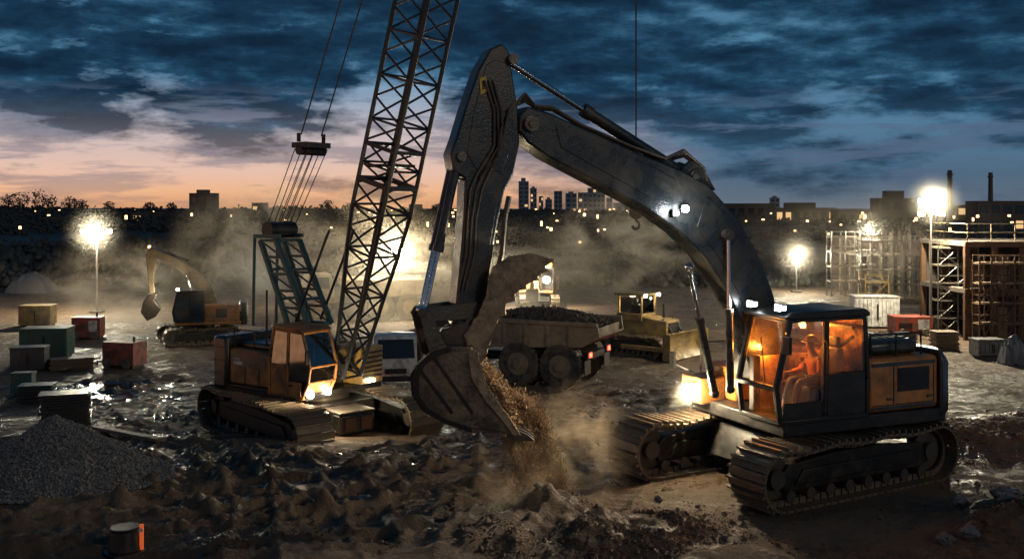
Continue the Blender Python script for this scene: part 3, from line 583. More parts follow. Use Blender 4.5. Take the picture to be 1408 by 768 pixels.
h=MB().bb(-2.2,-.42,-1.5,1.5,1.42,2.45).build('machinery_house',M['cranepaint'],cr,.06)
MB().bb(-2.25,1.1,-1.52,1.52,1.22,1.415).build('platform',M['black'],cr,.03)
MB().bb(-2.1,-.47,-1.512,-1.502,1.95,2.35).build('side_stripe',M['dark'],h)
MB().bb(-2.0,-1.6,-1.524,-1.514,2.0,2.1).bb(-2.0,-1.7,-1.524,-1.514,2.14,2.19).build('side_marking',M['white'],h)
gl=MB()
for k in range(6): gl.bb(-1.4,-.6,-1.53,-1.514,1.98+k*.055,2.0+k*.055)
gl.build('side_grille',M['steel'],h)
for x in (-.9,-1.5): MB().bb(x,x+.02,-1.512,-1.502,1.45,1.94).build('door_seam',M['black'],h)
MB().bb(-2.1,-.1,-1.2,1.3,2.452,2.62).build('engine_hood',M['dark'],cr,.05)
MB().bb(-2.85,-2.22,-1.6,1.6,1.25,2.8).build('counterweight',M['dark'],cr,.1)
for k in range(3): MB().bb(-2.87,-2.2,-1.62,1.62,1.7+k*.38,1.715+k*.38).build('slab_joint',M['black'],cr)
mr_=MB().path([(-2.1,-1.4,2.45),(-2.1,-1.4,3.0),(-.4,-1.4,3.0),(-.4,-1.4,2.45)],.02); mr_.tube((-1.2,-1.4,2.45),(-1.2,-1.4,3.0),.02).build('handrail',M['black'],cr)
MB().path([(-2.2,-1.62,1.3),(.8,-1.62,1.3)],.03).bb(-2.2,.8,-1.62,-1.53,1.22,1.26).build('catwalk',M['black'],cr)
S2=[(1.65,1.3),(1.9,1.75),(1.98,2.2),(1.68,3.12),(.5,3.2),(.32,2.4),(.3,1.3)]; S2=[(x+OX,z) for x,z in S2]
c3=MB()
for y_ in (-1.6,-.6):
    for a,b in zip(S2,S2[1:]+S2[:1]): c3.beam((a[0],y_,a[1]),(b[0],y_,b[1]),.07)
    c3.beam((1.02+OX,y_,1.3),(1.1+OX,y_,3.16),.07)
for a in S2: c3.beam((a[0],-1.6,a[1]),(a[0],-.6,a[1]),.07)
c3=c3.build('cab_frame',M['cranepaint'],cr,.02)
MB().prism([(1.8+OX,3.16),(1.6+OX,3.26),(.5+OX,3.3),(.42+OX,3.2)],-1.66,-.55).build('cab_roof',M['cranepaint'],c3,.03)
MB().bb(.36+OX,.98+OX,-1.61,-1.57,1.34,2.2).build('lower_panel',M['cranepaint'],c3,.01); MB().bb(1.06+OX,1.6+OX,-1.61,-1.57,1.34,1.75).build('lower_panel',M['cranepaint'],c3,.01)
MB().bb(1.15+OX,1.28+OX,-1.65,-1.615,1.62,1.66).build('door_handle',M['black'],c3)
def SX(pp): return [(x+OX,z) for x,z in pp]
MB().prism(SX([(.38,2.2),(1.0,2.2),(1.06,3.1),(.52,3.14)]),-1.59,-1.585).build('window',M['glassdark'],c3)
MB().prism(SX([(1.06,1.78),(1.88,1.78),(1.94,2.2),(1.64,3.08),(1.12,3.1)]),-1.59,-1.585).build('window',M['glassdark'],c3)
wq=MB(); q=[wq.b.verts.new(v) for v in ((1.97+OX,-1.56,2.2),(1.97+OX,-.65,2.2),(1.7+OX,-.65,3.08),(1.7+OX,-1.56,3.08))]; wq.b.faces.new(q); wq.build('windshield',M['glassdark'],c3)
wq=MB(); q=[wq.b.verts.new(v) for v in ((1.9+OX,-1.56,1.78),(1.9+OX,-.65,1.78),(1.97+OX,-.65,2.17),(1.97+OX,-1.56,2.17))]; wq.b.faces.new(q); wq.build('lower_windshield',M['glassdark'],c3)
MB().prism(SX([(1.62,1.34),(1.86,1.74),(1.82,1.74),(1.58,1.34)]),-1.56,-.65).build('front_panel',M['cranepaint'],c3,.01)
MB().bb(.4+OX,1.6+OX,-.61,-.57,1.34,3.05).build('cab_wall',M['dark'],c3)
MB().bb(.5+OX,1.0+OX,-1.3,-.85,1.35,1.9).box((.5+OX,-1.07,2.2),(.12,.45,.8),ry=-.1).build('operator_seat',M['seat'],c3,.03)
MB().path([(1.9+OX,-1.6,2.6),(2.1+OX,-1.8,2.7)],.02).box((2.1+OX,-1.82,2.5),(.05,.14,.35)).build('mirror',M['black'],c3)
for y_ in (-1.4,-.75): MB().tube((1.7+OX,y_,1.42),(1.82+OX,y_,1.42),.1,n=16).build('headlight',M['head'],cr)
lamp('headlight_beam',(1.9,-1.2,1.4),170,(1,.78,.48),cr,.08)
MB().bb(.2,1.25,.5,1.4,1.42,2.5).build('winch_housing',M['yellow'],cr,.03)
lv=MB()
for k in range(6): lv.bb(1.252,1.28,.55,1.35,1.6+k*.14,1.66+k*.14)
lv.build('winch_louver',M['black'],cr); MB().bb(1.29,1.35,.7,.95,1.48,1.56).build('marker_light',M['head'],cr)
MB().tube((.2,-.4,1.8),(.2,.4,1.8),.35,n=22).tube((.2,-.42,1.8),(.2,-.38,1.8),.5,n=22).tube((.2,.38,1.8),(.2,.42,1.8),.5,n=22).build('hoist_drum',M['steel'],cr)
f0=V(1.14,0,1.8); tip=V(10.14,0,32.6); ax=(tip-f0).normalized(); LB=(tip-f0).length; sd=V(0,1,0); nn=ax.cross(sd)
def hw(d):
    if d<4.5: return .22+.36*d/4.5
    if d>LB-4: return .58-.38*(d-(LB-4))/4
    return .58
def node(d,i):
    a=[(1,1),(1,-1),(-1,-1),(-1,1)][i]; k=hw(d); w_=max(k,.35) if d<4.5 else k
    return f0+ax*d+sd*a[0]*w_+nn*a[1]*k
lb=MB(); nb=26; ds=[i*LB/nb for i in range(nb+1)]
for j in range(nb):
    for i in range(4):
        a,b=ds[j],ds[j+1]; lb.tube(node(a,i),node(b,i),.065,n=6)
        k=(i+1)%4; lb.tube(node(a,i),node(a,k),.036,n=5); m_=(a+b)/2
        lb.tube(node(a,i),node(m_,k),.034,n=5); lb.tube(node(m_,k),node(b,i),.034,n=5)
lb.build('lattice_boom',M['lattice'],cr)
for dd in (5.7,13.4):
    pf=MB()
    for i in range(4): pf.beam(node(dd,i),node(dd,(i+1)%4),.13); pf.beam(node(dd+1.0,i),node(dd+1.0,(i+1)%4),.1)
    c_=f0+ax*(dd+.5); pf.box(c_,(.9,1.0,.08))
    pf.build('boom_splice_platform',M['black'],cr)
MB().tube(tip-V(0,.3,0),tip+V(0,.3,0),.45,n=24).build('head_sheave',M['steel'],cr)
ga=MB(); G=Q(385,318)
for s_ in (-.45,.45):
    def q_(a,b): p_=Q(a,b); p_.y=s_; return p_
    a1,a2=q_(374,330),q_(412,444); b1,b2=q_(396,330),q_(440,446); c1_,c2_=q_(366,326),q_(364,446)
    ga.beam(a1,a2,.13); ga.beam(b1,b2,.13); ga.beam(c1_,c2_,.07); ga.beam(q_(366,324),q_(400,324),.12)
    for k in range(6):
        u=k/5; ga.beam(a1.lerp(a2,u),b1.lerp(b2,u),.08)
        if k<5: ga.beam(a1.lerp(a2,u),b1.lerp(b2,u+.2),.05)
for u in (0,.35,.7,1): 
    for (x,y_) in (((374,330),(412,444)),((396,330),(440,446))):
        p_=Q(*x).lerp(Q(*y_),u); ga.beam(p_+V(0,-.45,0),p_+V(0,.45,0),.08)
ga.build('gantry',M['teal'],cr,.008)
MB().tube(G+V(0,-.5,.05),G+V(0,.5,.05),.25,n=18).box(G,(.45,.9,.22)).build('gantry_sheave',M['black'],cr)
S=Q(428,200); MB().box(S,(.6,1.0,.16)).tube(S+V(0,-.5,-.16),S+V(0,.5,-.16),.14,n=16).tube(S+V(-.1,-.4,.1),S+V(-.1,-.4,.35),.06).tube(S+V(.1,.4,.1),S+V(.1,.4,.35),.06).build('spreader_block',M['black'],cr)
for k in range(8):
    y_=-.45+k*.13; MB().tube(G+V((k%2-.5)*.3,y_*.9,.1),S+V((k%2-.5)*.4,y_,-.1),.014,n=5).build('pendant_rope',M['rope'],cr)
for s_ in (-.4,.4): MB().tube(S+V(0,s_,.3),tip+V(0,s_,0),.022,n=5).build('pendant_rope',M['rope'],cr)
for s_ in (-.5,.5):
    a=Q(470,316);b=Q(424,440); MB().tube((a.x,s_,a.z),(b.x,s_,b.z),.04,n=8).build('boom_backstop',M['lattice'],cr)
MB().tube((-.9,-1.2,2.6),(-.9,-1.2,4.2),.03).build('antenna',M['black'],cr); MB().tube((-1.8,.8,2.6),(-1.8,.8,3.3),.09).build('exhaust_pipe',M['black'],cr)
Tw=Matrix.Translation(CRN)@Matrix.Rotation(CA,4,'Z')@(tip+V(.45,0,0))
zb=HC-12*Tw.y/F
hk=empty('hoist_hook',(Tw.x,Tw.y,zb),0,'hook block hanging on a single wire from above, seen behind the excavator boom','crane hook')
MB().tube((0,0,.3),(0,0,Tw.z-zb),.02,n=6).build('hoist_rope',M['rope'],hk)
MB().tube((0,-.08,.1),(0,.08,.1),.17,n=20).bb(-.1,.1,-.1,.1,0,.32).build('hook_block',M['steel'],hk,.01)
hp=[(0.0,0,.0),(0,0,-.1),(.07,0,-.16),(.08,0,-.24),(.02,0,-.31),(-.06,0,-.29),(-.09,0,-.22)]
MB().path(hp,.03,8).build('hook',M['steel'],hk)
# ---------------------------------------------------------------- dump truck
def wheel(root,x,y,r,wd,sg,rim='truckpaint'):
    t_=MB().tube((x,y-wd/2,r),(x,y+wd/2,r),r,n=28)
    for k in range(26):
        a=k/26*6.283
        for q in (-1,1): t_.box((x+math.cos(a)*r,y+q*wd*.25,r+math.sin(a)*r),(.07,wd*.42,.1),ry=-a,rz=.0)
    o=t_.build('wheel',M['rubber'],root,.03); ys=y+sg*wd*.5
    MB().tube((x,ys-.02*sg,r),(x,ys+.03*sg,r),r*.52,n=22).tube((x,ys,r),(x,ys+.1*sg,r),r*.22,n=14).build('rim',M[rim],o)
    return o
dl=gp(745,530); DA=R(156); dl=Vector((dl.x+.41*1.3,dl.y+.91*1.3,0)); dl.z=gbase(dl.x,dl.y)
dt=empty('dump_truck',dl,DA,'dusty brown articulated dump truck with a heaped soil load and red tail lights','dump truck')
for x in (-.95,.95):
    for s_ in (-1,1): wheel(dt,x,1.35*s_,.92,.66,s_)
for s_ in (-1,1): wheel(dt,5.2,1.35*s_,.92,.66,s_)
MB().bb(-1.6,3.4,-.45,.45,.85,1.25).bb(3.4,6.4,-.5,.5,.8,1.3).build('chassis',M['black'],dt,.02)
bd=MB(); sec=[(-2.7,2.2),(-1.9,1.75),(2.6,1.55),(3.5,2.8),(3.0,2.85),(-2.6,2.75)]
for s_ in (-1.65,1.55): bd.prism(sec,s_,s_+.1)
bd.prism([(-2.7,2.2),(-1.9,1.75),(2.6,1.55),(2.6,1.65),(-1.85,1.85),(-2.6,2.25)],-1.55,1.55); bd.prism([(2.6,1.6),(2.75,1.6),(3.5,2.95),(3.35,2.95)],-1.55,1.55)
for s_ in (-1.7,1.64):
    for x in (-1.4,-.4,.6,1.6,2.6): bd.bb(x-.08,x+.08,s_,s_+.06,1.75,2.66)
    bd.bb(-2.6,3.3,s_-.02,s_+.08,2.64,2.8)
bd.build('dump_body',M['truckpaint'],dt,.02)
MB().bb(-2.55,-2.47,-1.5,1.5,2.2,2.55).build('tailgate_lip',M['truckpaint'],dt,.02)
for s_ in (-1,1):
    q=MB().bb(-2.15,-2.0,s_*1.2-.3,s_*1.2+.3,1.25,1.55).build('light_bar',M['black'],dt); MB().bb(-2.18,-2.15,s_*1.2-.12,s_*1.2+.12,1.32,1.5).build('tail_light',M['tail'],q)
    MB().bb(-2.05,-2.0,s_*1.25-.35,s_*1.25+.35,.6,1.2).build('mud_flap',M['rubber'],dt)
MB().bb(-2.1,-1.6,-.9,.9,1.2,1.45).build('rear_frame',M['black'],dt)
cb_=MB().prism([(3.9,1.3),(6.9,1.3),(7.0,1.9),(5.9,2.2),(5.6,3.15),(4.2,3.2),(4.0,2.2)],-1.2,1.2).build('cab',M['truckpaint'],dt,.05)
MB().prism([(4.3,2.25),(5.7,2.25),(5.45,3.0),(4.35,3.0)],1.202,1.21).build('window',M['windark'],cb_)
vs=[];fs=[]
for k in range(4600):
    x=rnd.uniform(-2.3,3.1); y_=rnd.uniform(-1.52,1.52); e_=1-((x-.4)/3.0)**2; h_=2.5+.62*max(0,e_)*(1-(y_/1.8)**2)
    lump(vs,fs,(x,y_,h_+rnd.uniform(-.1,.05)),rnd.uniform(.03,.12))
o=raw('truck_load',vs,fs,M['darksoil']); o.location=dl; o.rotation_euler=(0,0,DA); tag(o,'soil heaped in the body of the dump truck','soil',kind='stuff')
dt2=copy_tree(dt); p_=gp(536,438); dt2.location=p_; dt2.rotation_euler=(0,0,R(200)); dt2['label']='distant dump truck seen behind the crane boom'; 
# ---------------------------------------------------------------- bulldozer
zl=gp(884,486); ZA=R(-40); dz=empty('bulldozer',zl,ZA,'yellow bulldozer with wide blade, right of the loaded dump truck','bulldozer',s=1.06)
for s_ in (1,-1): track(dz,3.6,1.0,.55,1.0*s_,0,pitch=.25)
b_=MB().prism([(-1.6,.7),(1.6,.6),(1.75,.9),(1.7,1.75),(.2,1.9),(-1.7,1.6)],-.6,.6).build('engine_housing',M['yellow'],dz,.05)
MB().bb(1.72,1.76,-.45,.45,.85,1.65).build('radiator_grille',M['black'],b_)
q=MB()
for x in (-1.0,.3):
    for s_ in (-.6,.6): q.beam((x,s_,1.8),(x,s_,2.85),.1)
q.bb(-1.2,.5,-.75,.75,2.85,2.97); q.bb(-1.1,.35,-.68,.68,1.65,2.0); q=q.build('cab',M['yellow'],dz,.02)
for y_ in (.6,-.61): MB().bb(-.9,.2,y_,y_+.01,2.0,2.8).build('window',M['glassdark'],q)
MB().bb(.3,.31,-.5,.5,2.0,2.8).build('windshield',M['glassdark'],q)
MB().bb(-.5,.1,-.3,.3,1.7,2.4).build('operator_seat',M['seat'],q)
MB().bb(-.6,-.4,-.2,.2,2.78,2.84).build('cab_lamp',M['head'],q); lamp('cab_light',(-.3,0,2.6),60,(1,.75,.4),dz,.08)
bl_=MB(); pr=[(2.55,.05),(2.35,.35),(2.28,.7),(2.38,1.1),(2.5,1.3),(2.42,1.3),(2.2,1.05),(2.16,.6),(2.3,.2),(2.45,.05)]
bl_.prism(pr,-1.75,1.75).bb(2.2,2.6,-1.79,-1.755,.05,1.3).bb(2.2,2.6,1.755,1.79,.05,1.3); bl_.build('blade',M['yellow'],dz,.015)
for y_ in (1.35,-1.5): MB().bb(-.3,2.25,y_,y_+.15,.4,.6).build('blade_arm',M['yellow'],dz,.01)
for s_ in (-.45,.45): cyl(dz,(1.4,s_,1.75),(2.25,s_,.9),.07)
MB().tube((1.0,.3,1.8),(1.0,.3,2.5),.07).build('exhaust_pipe',M['black'],dz)
for s_ in (-.6,.6): MB().bb(.5,.56,s_-.1,s_+.1,2.82,2.94).build('work_light',M['head'],dz)
lamp('blade_fill_light',(3.6,-.8,3.1),380,(1,.85,.6),dz,.1)  # added fill hanging ahead of the blade, no fixture holds it
# ---------------------------------------------------------------- truck cab beside crane
vl=gp(543,526); vn=empty('truck',vl,R(-82),'small white cab truck with dark windows parked between the crane and the bucket','truck',s=.98)
bo=MB().prism([(.1,.45),(1.75,.45),(1.85,.8),(1.8,1.2),(1.55,2.2),(1.4,2.28),(.15,2.28),(.1,1.0)],-.9,.9).build('cab',M['white'],vn,.07)
MB().bb(-2.6,.0,-.4,.4,.5,.75).build('chassis',M['black'],vn); MB().bb(-2.6,-.02,-.95,.95,.76,.95).bb(-2.6,-.02,-.98,-.92,.95,1.5).bb(-2.6,-.02,.92,.98,.95,1.5).bb(-.08,-.02,-.92,.92,.95,2.1).build('flatbed',M['dark'],vn,.02)
wq=MB(); q=[wq.b.verts.new(v) for v in ((1.83,-.8,1.35),(1.83,.8,1.35),(1.6,.74,2.12),(1.6,-.74,2.12))]; wq.b.faces.new(q); wq.build('windshield',M['windark'],vn)
for s_ in (-1,1):
    MB().prism([(.4,1.3),(1.6,1.3),(1.38,2.08),(.4,2.08)],s_*.905-.006,s_*.905+.006).build('window',M['windark'],vn)
    MB().box((1.87,s_*.66,.8),(.06,.26,.16)).build('headlight',M['white'],vn)
    for x in (-1.8,1.1): wheel(vn,x,.82*s_,.4,.26,s_,'white')
    MB().path([(1.6,s_*.92,1.9),(1.75,s_*1.1,1.95)],.02).box((1.78,s_*1.12,1.75),(.06,.14,.36)).build('mirror',M['black'],vn)
MB().bb(1.86,1.92,-.45,.45,.72,.92).build('grille',M['black'],vn,.01)
MB().bb(1.8,2.0,-.92,.92,.4,.6).build('bumper',M['black'],vn,.02)
MB().box((1.93,-.8,.68),(.05,.09,.1)).build('marker_light',M['tail'],vn)
# ---------------------------------------------------------------- light masts
def mast(px,pyb,pyt,n,P,label,sp=.5,rows=1):
    b=gp(px,pyb); h_=HC+(HY-pyt)*b.y/F-b.z; e=empty('light_mast',b,0,label,'floodlight','floodlight masts around the site')
    MB().tube((0,0,0),(0,0,h_-.6),.075,.05,n=10).tube((0,0,h_-.8),(0,0,h_+.1),.045).bb(-.4,.4,-.4,.4,0,.15).build('pole',M['galv'],e)
    MB().beam((-sp*(n/rows-1)/2-.2,0,h_-.05),(sp*(n/rows-1)/2+.2,0,h_-.05),.06).build('crossbar',M['galv'],e)
    for k in range(n):
        rw=k%rows; cx=(k//rows-(n/rows-1)/2)*sp; zz=h_-rw*.75
        q=MB().box((cx,0,zz),(.4,.16,.3)).build('floodlight_housing',M['black'],e,.02); MB().bb(cx-.17,cx+.17,-.1,-.082,zz-.12,zz+.12).build('lens',M['lamp'],q)
    lamp('floodlight',(0,-.6,h_-.1),P,(1,.87,.6),e,.3); return b,h_
HALO=[]
for a in ((133,430,318,4,8500,'floodlight mast at far left with a row of four lamps',.62,1),(549,440,345,2,4800,'floodlight mast shining from behind the crane boom',.7,1),
          (1280,462,276,4,9500,'tall floodlight mast with four lamps beside the scaffold tower',1.2,2),(1095,402,350,2,4500,'short floodlight mast with two lamps right of the excavator boom',.9,1),(1193,408,315,1,2000,'single lamp mast in front of the concrete frame',.5,1)):
    b,h_=mast(*a); HALO.append((b.x,b.y-.3,b.z+h_-.1,a[4]))
# ---------------------------------------------------------------- site objects
def cont(px0,px1,py0,py1,mt,name,label,cat,rz=.15,dep=.6,style='rib',group=None):
    b=gp((px0+px1)/2,py1-2); w_=(px1-px0)*b.y/F*.88; h_=(py1-py0)*b.y/F*.88; d_=w_*dep; e=empty(name,b,rz,label,cat,group)
    bo=MB().bb(-w_/2,w_/2,-d_/2,d_/2,.12,h_)
    if style=='rib':
        k=int(w_/.22)
        for i in range(k): bo.bb(-w_/2+.1+i*w_/k,-w_/2+.18+i*w_/k,-d_/2-.035,-d_/2-.001,.2,h_-.1)
    bo.build('body',M[mt],e,.02)
    MB().bb(-w_/2+.1,w_/2-.1,-d_/2+.1,d_/2-.1,0,.118).build('skid_base',M['black'],e)
    if style=='gen':
        l=MB()
        for i in range(5): l.bb(-w_*.4,-w_*.05,-d_/2-.02,-d_/2-.002,h_*.4+i*.07,h_*.4+.03+i*.07)
        l.build('louver',M['black'],e); MB().bb(w_*.1,w_*.4,-d_/2-.015,-d_/2-.002,h_*.35,h_*.85).build('access_door',M['white' if 'door' in label else mt],e)
        MB().tube((w_*.3,0,h_),(w_*.3,0,h_+.25),.06).build('exhaust_pipe',M['black'],e)
        for x in (-w_*.3,w_*.3): MB().tube((x,-d_/2-.12,.22),(x,-d_/2+.02,.22),.22,n=16).build('wheel',M['rubber'],e)
        MB().path([(-w_/2,0,.2),(-w_/2-.7,0,.2),(-w_/2-.7,0,.0)],.04).build('tow_bar',M['black'],e)
    else:
        MB().bb(-w_/2-.02,w_/2+.02,-d_/2-.05,d_/2+.05,h_+.001,h_+.08).build('lid',M[mt],e,.01); MB().bb(w_*.0,w_*.03,-d_/2-.06,-d_/2-.036,h_*.3,h_*.8).build('latch',M['black'],e)
    return e
cont(30,100,448,494,'green','waste_container','dark green ribbed waste container at the left edge','container')
cont(28,76,419,450,'yellow','storage_container','yellow ribbed storage box behind the green container','container',.1)
cont(100,143,433,467,'red','generator','red generator with white door below the left floodlight mast','generator',.1,.6,'gen')
cont(143,200,466,506,'red','compressor','rusty red compressor standing alone on the mud left of the crane','compressor',-.3,.6,'gen')
cont(16,66,476,512,'sheet','crate','dark grey crate in front of the green container','crate',.2)
cont(16,48,512,545,'green','crate','small green crate at the left edge above the sheet stacks','crate',.1)
cont(1168,1236,404,452,'white','site_cabin','pale site cabin under the guard rail platform','cabin',-.1,.5,'rib')
cont(1222,1280,432,462,'red','generator','red generator with white door at the foot of the tall mast','generator',0,.6,'gen')
cont(1335,1380,466,492,'grey','crate','grey crate beside the tarpaulin heap at the right edge','crate',.1)
for k,(x0,x1,yb,hh_,rz,mt,lab) in enumerate(((45,120,590,44,.35,'sheet','stack of long steel sheets behind the gravel heap'),(16,70,560,26,.2,'sheet','low stack of steel sheets at the left edge'),(60,126,512,16,.5,'wood','low stack of timber planks left of the compressor'),(1284,1322,486,26,0,'wood','stack of timber pallets right of the red generator'),(1290,1316,462,20,.1,'wood','small pallet stack at the foot of the tall scaffold'),(1236,1262,478,16,.2,'sheet','low grey sheet stack in front of the red generator'))):
    b=gp((x0+x1)/2,yb-4); w_=(x1-x0)*b.y/F; h_=hh_*b.y/F; mb=MB(); n=max(3,int(h_/.07))
    for i in range(n):
        mb.box((rnd.uniform(-.05,.05),rnd.uniform(-.05,.05),.04+i*.072),(w_*.85,.9,.045),rz=rnd.uniform(-.03,.03))
    o=mb.build('sheet_stack' if mt=='sheet' else 'timber_stack',M[mt],None,.006); o.location=b+V(0,.4,0); o.rotation_euler=(0,0,rz); tag(o,lab,'stack')
for k,(a,b_,lab) in enumerate((((132,594),(222,612),'long loose timber plank on the mud right of the gravel heap'),((85,512),(135,495),'loose timber plank beside the compressor'))):
    p_=gp(*a)+V(0,0,.14); q=gp(*b_)+V(0,0,.14); c_=(p_+q)/2; o=MB().beam(p_-c_,q-c_,.25,.08).build('plank',M['wood'],None,.008); o.location=c_; tag(o,lab,'plank')
for (x0,x1,yb,yt,lab) in ((15,72,402,374,'dark tarpaulin covered heap at far left'),(290,348,380,361,'pale tarpaulin tent roof left of the gantry'),(1376,1412,500,460,'tarpaulin heap at the right edge below the steel frame')):
    b=gp((x0+x1)/2,yb); w_=(x1-x0)*b.y/F; h_=(yb-yt)*b.y/F; mb=MB(); bm=mb.b
    bmesh.ops.create_grid(bm,x_segments=24,y_segments=16,size=1)
    for v in bm.verts:
        x,y_=v.co.x,v.co.y; k_=max(0,1-max(abs(x),abs(y_))**1.7); v.co=Vector((x*w_/2,y_*w_/3,h_*k_**.7+.12*h_*noise.fractal(Vector((x*3,y_*3,yb)),.8,2,4)))
    o=mb.build('tarpaulin_heap',M['tarp']); o.location=b; tag(o,lab,'tarpaulin')
# gravel pile
gl_=gp(82,672); gl_.y+=.9; gl_.x-=.45; vs=[];fs=[]; ng=70
def gh(x,y_):
    r_=math.hypot(x/1.95,y_/1.6); return max(0,1-r_**1.1)*1.15+(.1*noise.fractal(Vector((x*1.6,y_*1.6,1)),.9,2,4) if r_<1 else 0)
for j in range(ng):
    for i in range(ng):
        x=(i/(ng-1)*2-1)*2.1; y_=(j/(ng-1)*2-1)*1.8; vs.append((x,y_,gh(x,y_)-(.04 if math.hypot(x/1.95,y_/1.6)<1 else .3)))
for j in range(ng-1):
    for i in range(ng-1): fs.append((j*ng+i,j*ng+i+1,(j+1)*ng+i+1,(j+1)*ng+i))
for k in range(13000):
    a=rnd.random()*6.283; r_=rnd.random()**.6*1.12; x,y_=math.cos(a)*r_*1.95,math.sin(a)*r_*1.6; lump(vs,fs,(x,y_,gh(x,y_)),rnd.uniform(.012,.034))
o=raw('gravel_heap',vs,fs,M['gravel']); o.location=gl_; tag(o,'heap of grey gravel in the left foreground','gravel heap')
# foreground clods
vs=[];fs=[]
for k in range(26000):
    if rnd.random()<.5:
        m_=rnd.choice(MND); x=m_[0]+rnd.gauss(0,m_[2]*.7); y_=m_[1]+rnd.gauss(0,m_[2]*.6)
    else: y_=14+rnd.random()**1.6*22; x=(rnd.random()*2-1)*y_*.54
    if y_<13.2: continue
    if noise.noise(Vector((x*.6,y_*.6,5)))<-.05: continue
    r_=min(.065,.007+.01*rnd.random()+.007*rnd.paretovariate(2.1)-.007)
    lump(vs,fs,(x,y_,gz(x,y_)+r_*.2),r_,.75)
o=raw('soil_clods',vs,fs,M['ground']); tag(o,kind='stuff',label='scattered clods of mud over the ground',cat='mud')
for k in range(26):
    if k<14: x,y_=7.4+rnd.uniform(-1.2,2),15.0+rnd.uniform(-.5,1.5)
    else: y_=rnd.uniform(14.6,17.5); x=rnd.uniform(-5,3.4)
    bm=bmesh.new(); bmesh.ops.create_icosphere(bm,subdivisions=3,radius=1); r_=rnd.uniform(.07,.17)*(1 if k<14 else .5); se=Vector((k*3.1,k,0)); sq=rnd.uniform(.6,.9); st_=rnd.uniform(.8,1.4)
    for v in bm.verts:
        c_=v.co.copy(); n_=1+.5*noise.fractal(c_*1.1+se,.9,2,4); v.co=Vector((round(c_.x*4)/4*.3+c_.x*.7,c_.y*st_,c_.z*sq))*n_*r_
    me=bpy.data.meshes.new('rock'); bm.to_mesh(me); bm.free(); me.materials.append(M['rock']); o=bpy.data.objects.new('rock',me); C.objects.link(o); o.location=(x,y_,gz(x,y_)+r_*.3); o.rotation_euler=(0,0,k)
    tag(o,'grey rock lying on the soil at the lower right' if k<14 else 'grey rock lying on the churned mud in the foreground','rock','rocks on the right hand soil heap' if k<14 else 'rocks in the foreground mud')
p_=Vector(((172-HX)/F*14.6,14.6,0)); p_.z=gz(p_.x,p_.y)
bl_=empty('traffic_drum',p_,0,'dark drum with an orange reflective post at the bottom left edge','traffic drum')
MB().tube((0,0,0),(0,0,.07),.3,n=24).tube((0,0,.07),(0,0,.36),.24,.2,n=24).tube((0,0,.36),(0,0,.4),.21,n=24).build('drum',M['black'],bl_,.01)
MB().box((.25,-.02,.22),(.05,.03,.44)).build('reflective_strip',emit('glowing_orange',(1,.16,.04),.4),bl_)  # weak emission painted in so the strip looks lit
MB().box((.25,-.04,.36),(.052,.012,.05)).build('reflector',M['white'],bl_)
# ---------------------------------------------------------------- scaffolds & frames
def scaffold(px0,px1,pyb,pyt,nx,nz_,mt,label,dep=1.2,t_=.04):
    b=gp((px0+px1)/2,pyb); w_=(px1-px0)*b.y/F; h_=(pyb-pyt)*b.y/F; e=empty('scaffold',b,0,label,'scaffold','scaffold towers on the right')
    q=MB();pl=MB()
    for i in range(nx+1):
        for y_ in (0,dep): q.tube((-w_/2+w_*i/nx,y_,0),(-w_/2+w_*i/nx,y_,h_),t_,n=6)
    for j in range(1,nz_+1):
        z=h_*j/(nz_+.4)
        for y_ in (0,dep):
            q.tube((-w_/2,y_,z),(w_/2,y_,z),t_*.85,n=6); q.tube((-w_/2,y_,z+.45),(w_/2,y_,z+.45),t_*.6,n=6)
        for i in range(nx+1): q.tube((-w_/2+w_*i/nx,0,z),(-w_/2+w_*i/nx,dep,z),t_*.8,n=6)
        for i in range(nx):
            z0=z-h_/(nz_+.4); a=-w_/2+w_*i/nx; b2=a+w_/nx; q.tube((a,0,z0),(b2,0,z),t_*.6,n=5)
            if (i+j)%2: q.tube((b2,0,z0),(a,0,z),t_*.6,n=5)
        pl.bb(-w_/2,w_/2,.05,dep-.05,z+.04,z+.09)
    q.build('scaffold_tubes',M[mt],e); pl.build('plank_deck',M['wood'],e)
scaffold(1290,1345,462,332,2,5,'galv','tall scaffold tower right of the four lamp mast')
scaffold(1143,1182,408,318,2,4,'galv','scaffold tower at the left end of the concrete frame',t_=.055)
scaffold(1184,1288,412,324,7,4,'galv','long tube scaffold standing in front of the concrete frame',.9,.05)
scaffold(1347,1412,474,352,4,4,'rust','scaffold bay standing against the brown steel frame',.8,.045)
scaffold(1190,1222,440,378,1,2,'yellow','low yellow guard rail platform above the site cabin')
b=gp(1240,406); e=empty('concrete_frame',b,0,'unfinished concrete building frame with rows of columns behind the tall mast','unfinished building')
w_=(1300-1180)*b.y/F; h_=(406-318)*b.y/F
MB().bb(-w_/2,w_/2,0,7,h_*.62,h_*.62+.3).build('floor_slab',M['concrete'],e,.02); MB().bb(-w_/2,w_/2,7,7.3,0,h_*.9).build('back_wall',M['brick'],e)
for i in range(9):
    for j in (0,1): x=-w_/2+.2+i*(w_-.4)/8; MB().bb(x-.13,x+.13,j*5,.26+j*5,0,h_*.62-.002).bb(x-.11,x+.11,j*5+.03,j*5+.24,h_*.62+.302,h_*(.8+.2*rnd.random())).build('column',M['concrete'],e,.01)
for i in range(26): x=-w_/2+.1+i*(w_-.2)/25; MB().tube((x,.1,h_*.66),(x,.1,h_*.85+1.2*rnd.random()),.03,n=5).build('rebar',M['rust'],e)
b=gp(1396,472); b.x+=1.0; b.y+=1.2; e=empty('steel_frame_building',b,0,'two storey brown steel frame with guard rails at the right edge','unfinished building')
x0=(1345-1396)*b.y/F-1.0; h_=(472-336)*b.y/F
